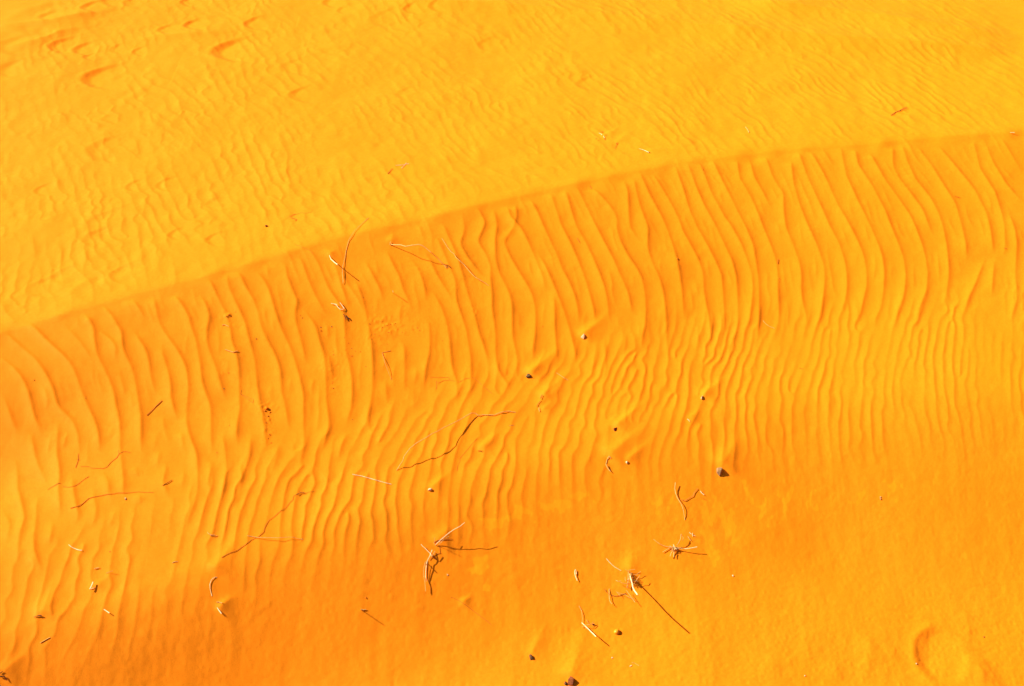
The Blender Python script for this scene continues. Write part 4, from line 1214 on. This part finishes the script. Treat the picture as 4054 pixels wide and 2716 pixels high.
tuft("dry_twig", "hooked bleached twig with side branches pointing down right, bottom centre right", "twig", 'O', (530, 450),
     [("stem", [(483,397),(510,425),(540,452),(600,512),(640,552),(680,592),(745,655)], 13, 19, [(990,825)]),
      ("blade", [(430,88),(455,130),(475,170),(488,240),(492,310),(492,388)], 8, 4, [(432,92),(480,145),(520,205),(540,300),(536,360),(530,418)]),
      ("branch", [(530,450),(575,440),(620,430),(665,422),(715,416)], 8, 11, [.010,.014,.016,.014,.010]),
      ("branch", [(702,380),(685,390),(675,412),(678,440),(686,478)], 8, 6, [.012,.012,.010,.006,.002]),
      ("branch", [(490,478),(515,462),(540,470),(575,512)], 12, 8, .004),
      ("branch", [(572,345),(582,375),(608,402)], 5, 5, .003),
      ("husk", [(680,430),(700,432),(722,424)], 24, 8, .002)], ['white', 'straw', 'straw', 'twig', 'straw', 'straw', 'dark'])

# ------------------------------------------------------------------ stones
stone("stone", "largest whole stone, grey-buff and angular with a black shadow, right of centre", "stone", 'G', (1955, 1440), 150, 170, 'buff_stone', 12, 0.75, 0.30, 13, yaw=0.4)
stone("stone", "dark red stone half cut off by the bottom edge", "stone", 'O', (280, 1490), 150, 165, 'red_stone', 7, 0.9, 0.25, 16)
stone("stone", "small dark stone touching the left side of the big red stone at the bottom edge", "stone", 'O', (182, 1525), 70, 85, 'dark_stone', 5, 0.8, 0.25, 14)
stone("stone", "squarish pink stone high on the rippled face, right of centre", "stone", 'F', (1395, 322), 82, 104, 'pink_stone', 21, 0.75, 0.25, 13)
stone("stone", "dark grey-brown round stone in the middle of the picture", "stone", 'F', (552, 932), 98, 84, 'grey_stone', 4, 0.75, 0.25, 18)
stone("stone", "brown stone at the foot of a sand tail, lower right of the dark round stone", "stone", 'G', (332, 778), 84, 74, 'red_stone', 9, 0.8, 0.25, 16)
stone("stone_chip", "small upright wedge-shaped chip, bright on the left and black on the right, right of centre", "stone chip", 'G', (1672, 295), 34, 84, 'pale_stone', 31, 1.0, 0.2, 10, yaw=-0.55)
stone("pebble", "pale bead-like pebble between the hooked twig and the big stone", "pebble", 'G', (512, 1290), 44, 50, 'pale_stone', 14, 0.85, 0.2, 14)
stone("pebble", "white rounded pebble below the longest twig, with a sand tail", "pebble", 'E', (790, 1405), 74, 52, 'pale_stone', 17, 0.8, 0.2, 18)
stone("pebble", "smooth amber egg-shaped pebble near the bottom edge", "pebble", 'O', (1128, 574), 108, 88, 'amber_stone', 2, 0.75, 0.2, yaw=0.45, smooth=True)
stone("stone", "dark angular stone low on the smooth face, upper left of the cut-off red stone", "stone", 'P', (1570, 1062), 62, 92, 'dark_stone', 15, 0.8, 0.25, 12)
stone("pebble", "flat pale pebble below the amber pebble", "pebble", 'O', (1045, 1045), 42, 26, 'pale_stone', 18, 0.6, 0.2, 12)
stone("pebble", "flat elongated pale pebble at the lower right of the amber pebble", "pebble", 'O', (1388, 1197), 52, 20, 'pale_stone', 19, 0.6, 0.2, 12)
stone("seed", "black seed lying alone on the flat sand above the brink at left", "seed", 'A', (252, 546), 80, 56, 'dark', 6, 0.7, 0.2, 14, yaw=-0.6)
stone("seed", "upper of the twin pale seeds below the longest left rootlet", "seed", 'I', (1350, 872), 34, 22, 'pale_stone', 24, 0.8, 0.15, 12)
stone("seed", "lower of the twin pale seeds below the longest left rootlet", "seed", 'I', (1356, 890), 34, 20, 'pale_stone', 25, 0.8, 0.15, 12)
stone("pebble", "upper of two small grey pebbles on the smooth lower right face", "pebble", 'i', (1358, 272), 15, 11, 'pale_stone', 26, 0.8, 0.2, 12)
stone("pebble", "lower of two small grey pebbles on the smooth lower right face", "pebble", 'i', (1357, 286), 15, 12, 'buff_stone', 27, 0.8, 0.2, 12)
stone("pebble", "tiny pale chip right of the root tuft with the long shadow", "pebble", 'i', (345, 812), 14, 16, 'pale_stone', 28, 0.7, 0.2, 10)
stone("pebble", "small reddish pebble near the right edge above the shoe print", "pebble", 'i', (2068, 1231), 13, 11, 'red_stone', 29, 0.8, 0.2, 12)
stone("pebble", "tiny pale pebble left of the shoe print", "pebble", 'i', (1602, 1415), 12, 13, 'pale_stone', 30, 0.8, 0.2, 12)
stone("pebble", "small pale pebble on the smooth sand near the bottom edge, right half", "pebble", 'i', (840, 1497), 13, 10, 'pale_stone', 31, 0.8, 0.2, 12)
stone("pebble", "small pale pebble left of the thin dark strand at the bottom", "pebble", 'h', (166, 964), 18, 14, 'clod', 32, 0.7, 0.3, 12)
stone("pebble", "tiny bright pebble below the drooping grass tuft", "pebble", 'L', (806, 1150), 30, 38, 'pale_stone', 33, 0.8, 0.2, 12)
stone("pebble", "tiny dark pebble between the left rootlets and the propped straw", "pebble", 'K', (1313, 331), 20, 14, 'dark_stone', 34, 0.8, 0.2, 12)
stone("pebble", "small pebble high on the right part of the rippled face", "pebble", 'e', (2304, 208), 20, 22, 'clod', 35, 0.6, 0.3, 14)
stone("pebble", "tiny dark speck of a pebble on the flat sand at the top right", "pebble", 'c', (595, 191), 7, 6, 'dark_stone', 36, 0.8, 0.2, 10)

# clods broken off the crust, each its own small lump
G_CL = "small clods of crusted sand on the rippled face"
CLODS = [('D',65,465,26,20,'dark'),('D',32,428,22,16,'c'),('D',352,608,22,20,'dark'),('D',352,662,34,22,'c'),('D',520,600,30,20,'dark'),('D',770,850,22,20,'c'),('D',830,936,22,14,'dark'),('D',885,978,18,16,'c'),
         ('D',958,984,20,16,'c'),('D',735,956,18,14,'c'),('D',828,1052,26,16,'c'),('D',545,1030,20,22,'c'),('D',540,980,16,14,'c'),('D',1045,1216,18,14,'dark'),('D',1105,560,26,18,'dark'),('D',1003,146,18,14,'c'),
         ('D',1150,295,16,20,'c'),('D',1258,402,14,14,'c'),('D',1365,580,26,20,'c'),('D',1425,560,22,26,'c'),('D',1300,612,22,18,'c'),('D',1390,690,34,20,'c'),('D',1500,550,24,18,'c'),('D',1215,632,16,14,'c'),
         ('D',1180,715,16,26,'c'),('D',1250,735,16,14,'c'),('D',1535,636,20,18,'c'),('D',1605,686,12,20,'c'),('D',1840,615,14,34,'c'),('D',1875,660,30,12,'c'),('D',1775,645,18,12,'c'),('D',2030,560,14,12,'c'),
         ('D',1128,790,14,14,'c'),('D',1180,850,14,10,'c'),('D',1375,870,12,12,'c'),('D',525,1475,22,16,'c'),('D',545,1550,18,24,'c'),('D',490,382,12,12,'dark'),('D',1270,520,18,16,'c'),('D',1440,430,12,12,'c'),
         ('d',1568,592,16,12,'c'),('d',1552,603,12,10,'c'),('d',1580,600,10,12,'c'),('d',1615,572,8,7,'c'),('d',1757,757,14,8,'dark'),('d',1535,1098,9,9,'dark'),('d',1566,990,12,8,'c'),('d',1392,955,8,7,'c'),
         ('d',1830,1235,28,14,'c'),('d',1850,1262,20,12,'c'),('d',1815,1250,14,16,'c'),('d',1835,1285,14,12,'c'),('d',1822,1330,10,12,'c'),('d',1846,1410,12,14,'c'),('d',1838,1440,10,10,'c'),('d',1858,1470,10,8,'c'),
         ('d',236,1040,10,10,'dark'),('d',586,1163,11,8,'c'),('d',1574,1349,8,8,'dark'),('d',2284,1096,12,12,'c'),('d',2280,1050,10,8,'c'),('d',1486,1535,10,12,'c'),('e',1378,672,8,8,'c'),('e',1245,605,8,8,'c'),
         ('e',690,770,8,8,'c'),('e',20,748,8,8,'c'),('f',662,345,9,16,'c'),('f',664,366,9,8,'c'),('c',140,1165,10,8,'c'),('e',75,1310,7,7,'dark')]
clod_n = 0
for k, (z, x, y, w, h, c) in enumerate(CLODS):
    o = stone("sand_clod", "small crumb of crusted orange sand lying on the rippled left half of the face", "clod", z, (x, y), w * 0.95, h * 0.95, 'dark_stone' if c == 'dark' else 'clod', 100 + k, 0.8, 0.25, 11, G_CL)
    if c == 'dark':
        o["label"] = "small dark reddish crumb lying on the rippled left half of the face"
        o["group"] = "dark crumbs on the rippled face"

print("objects", len(bpy.data.objects))
